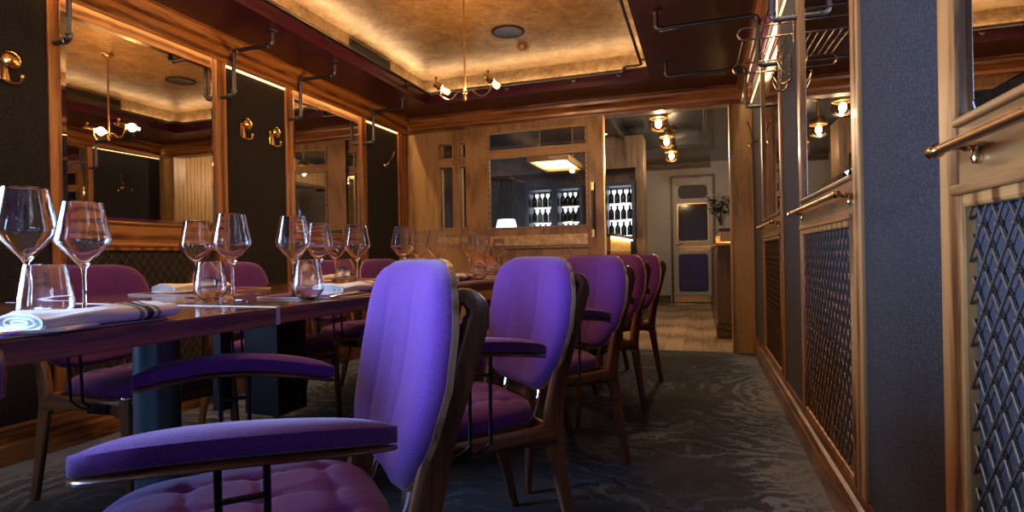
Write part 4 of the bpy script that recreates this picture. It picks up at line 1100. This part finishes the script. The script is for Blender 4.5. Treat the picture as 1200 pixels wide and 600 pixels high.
for yy, hh in ((.0, 0), (.035, -.03)):
    f = MB(); P = smoothpath([(-.006, yy*.3, -.02), (-.03, yy, -.05+hh), (-.07, yy, -.055+hh), (-.095, yy, -.01+hh)], 6); f.tube(P, .0065, 10); f.lathe([(0, .014), (.009, .008), (.010, 0), (0, -.01)], (-.095, yy, .0+hh), 12); f.build('lower_hook', 'brass', t, smooth=True)
f = MB(); f.tube(smoothpath([(-.006, 0, .01), (-.02, 0, .0), (-.055, 0, .035), (-.075, 0, .09), (-.068, 0, .13)], 6), .0060, 10); f.lathe([(0, .012), (.009, .006), (.010, 0), (0, -.01)], (-.068, 0, .135), 12); f.build('upper_hook', 'brass', t, smooth=True)

# luggage rack of thin metal loops
t = thing('luggage_rack', 'thin copper-coloured wire luggage rack on the right wall under the pipe rails', 'rack', (XR-.012, 2.86, 1.87))
def loop(y, zc, hh=.028, L_=.245):
    P = [(-.002, y, zc+hh), (-(L_-hh), y, zc+hh)]+arc((-(L_-hh), y, zc), hh, 90, 270, 8)+[(-.002, y, zc-hh)]
    return MB().tube(P, .0045, 8)
loop(.03, .022).build('end_loop', 'copper_wire', t, smooth=True); loop(.46, -.012).build('end_loop', 'copper_wire', t, smooth=True)
for k in range(7):
    xx = -.222+k*.032
    MB().tube([(xx, .03, -.004), (xx, .46, .014)], .0032, 6).build('rack_rod', 'copper_wire', t, smooth=True)
f = MB(); f.box(-.010, -.0005, .46, .49, -.10, .05); f.box(-.010, -.0005, .0, .03, -.05, .08); f.build('wall_bracket', 'copper_wire', t)

# ------------------------------------------------------------------ light, camera, world
alight('daylight_left_window', (XL-.35, (WY0+WY1)/2, 1.45), WY1-WY0, (.38, .57, 1.), 210, (0, -PI/2, 0), 1.5).data.size = 1.5
alight('daylight_near_window', ((NX0+NX1)/2, YN-.35, 1.45), 1.0, (.42, .60, 1.), 26, (PI/2, 0, 0), 1.4)
for o in (bpy.data.objects['daylight_left_window'],):
    o.data.size = 1.45; o.data.size_y = 1.6
SC.world = bpy.data.worlds.new('sky'); SC.world.use_nodes = True
bg = SC.world.node_tree.nodes['Background']; bg.inputs[0].default_value = (.55, .72, 1., 1); bg.inputs[1].default_value = 1.5

F = 667.; YAW = math.atan(222/667.); ROLL = math.atan(.019)
fw = Vector((-math.sin(YAW), math.cos(YAW), 0)); rt = Vector((math.cos(YAW), math.sin(YAW), 0)); up = Vector((0, 0, 1))
c_, s_ = math.cos(ROLL), math.sin(ROLL)
R_ = rt*c_-up*s_; U_ = rt*s_+up*c_
cam = bpy.data.cameras.new('camera'); co = bpy.data.objects.new('camera', cam); COL.objects.link(co)
cam.sensor_width = 36; cam.lens = F/1200*36; cam.clip_start = .02; cam.clip_end = 60
mw = Matrix((R_, U_, -fw)).transposed().to_4x4(); mw.translation = Vector((0, 0, .87)); co.matrix_world = mw
SC.camera = co
SC.view_settings.view_transform = 'Standard'; SC.view_settings.look = 'None'; SC.view_settings.gamma = 1; SC.view_settings.use_curve_mapping = False
SC.view_settings.exposure = 1.3
SC.cycles.max_bounces = 12; SC.cycles.transmission_bounces = 10; SC.cycles.glossy_bounces = 6; SC.cycles.diffuse_bounces = 4
SC.cycles.caustics_reflective = False; SC.cycles.caustics_refractive = False
SC.cycles.sample_clamp_indirect = 6.0
SC.cycles.use_denoising = True
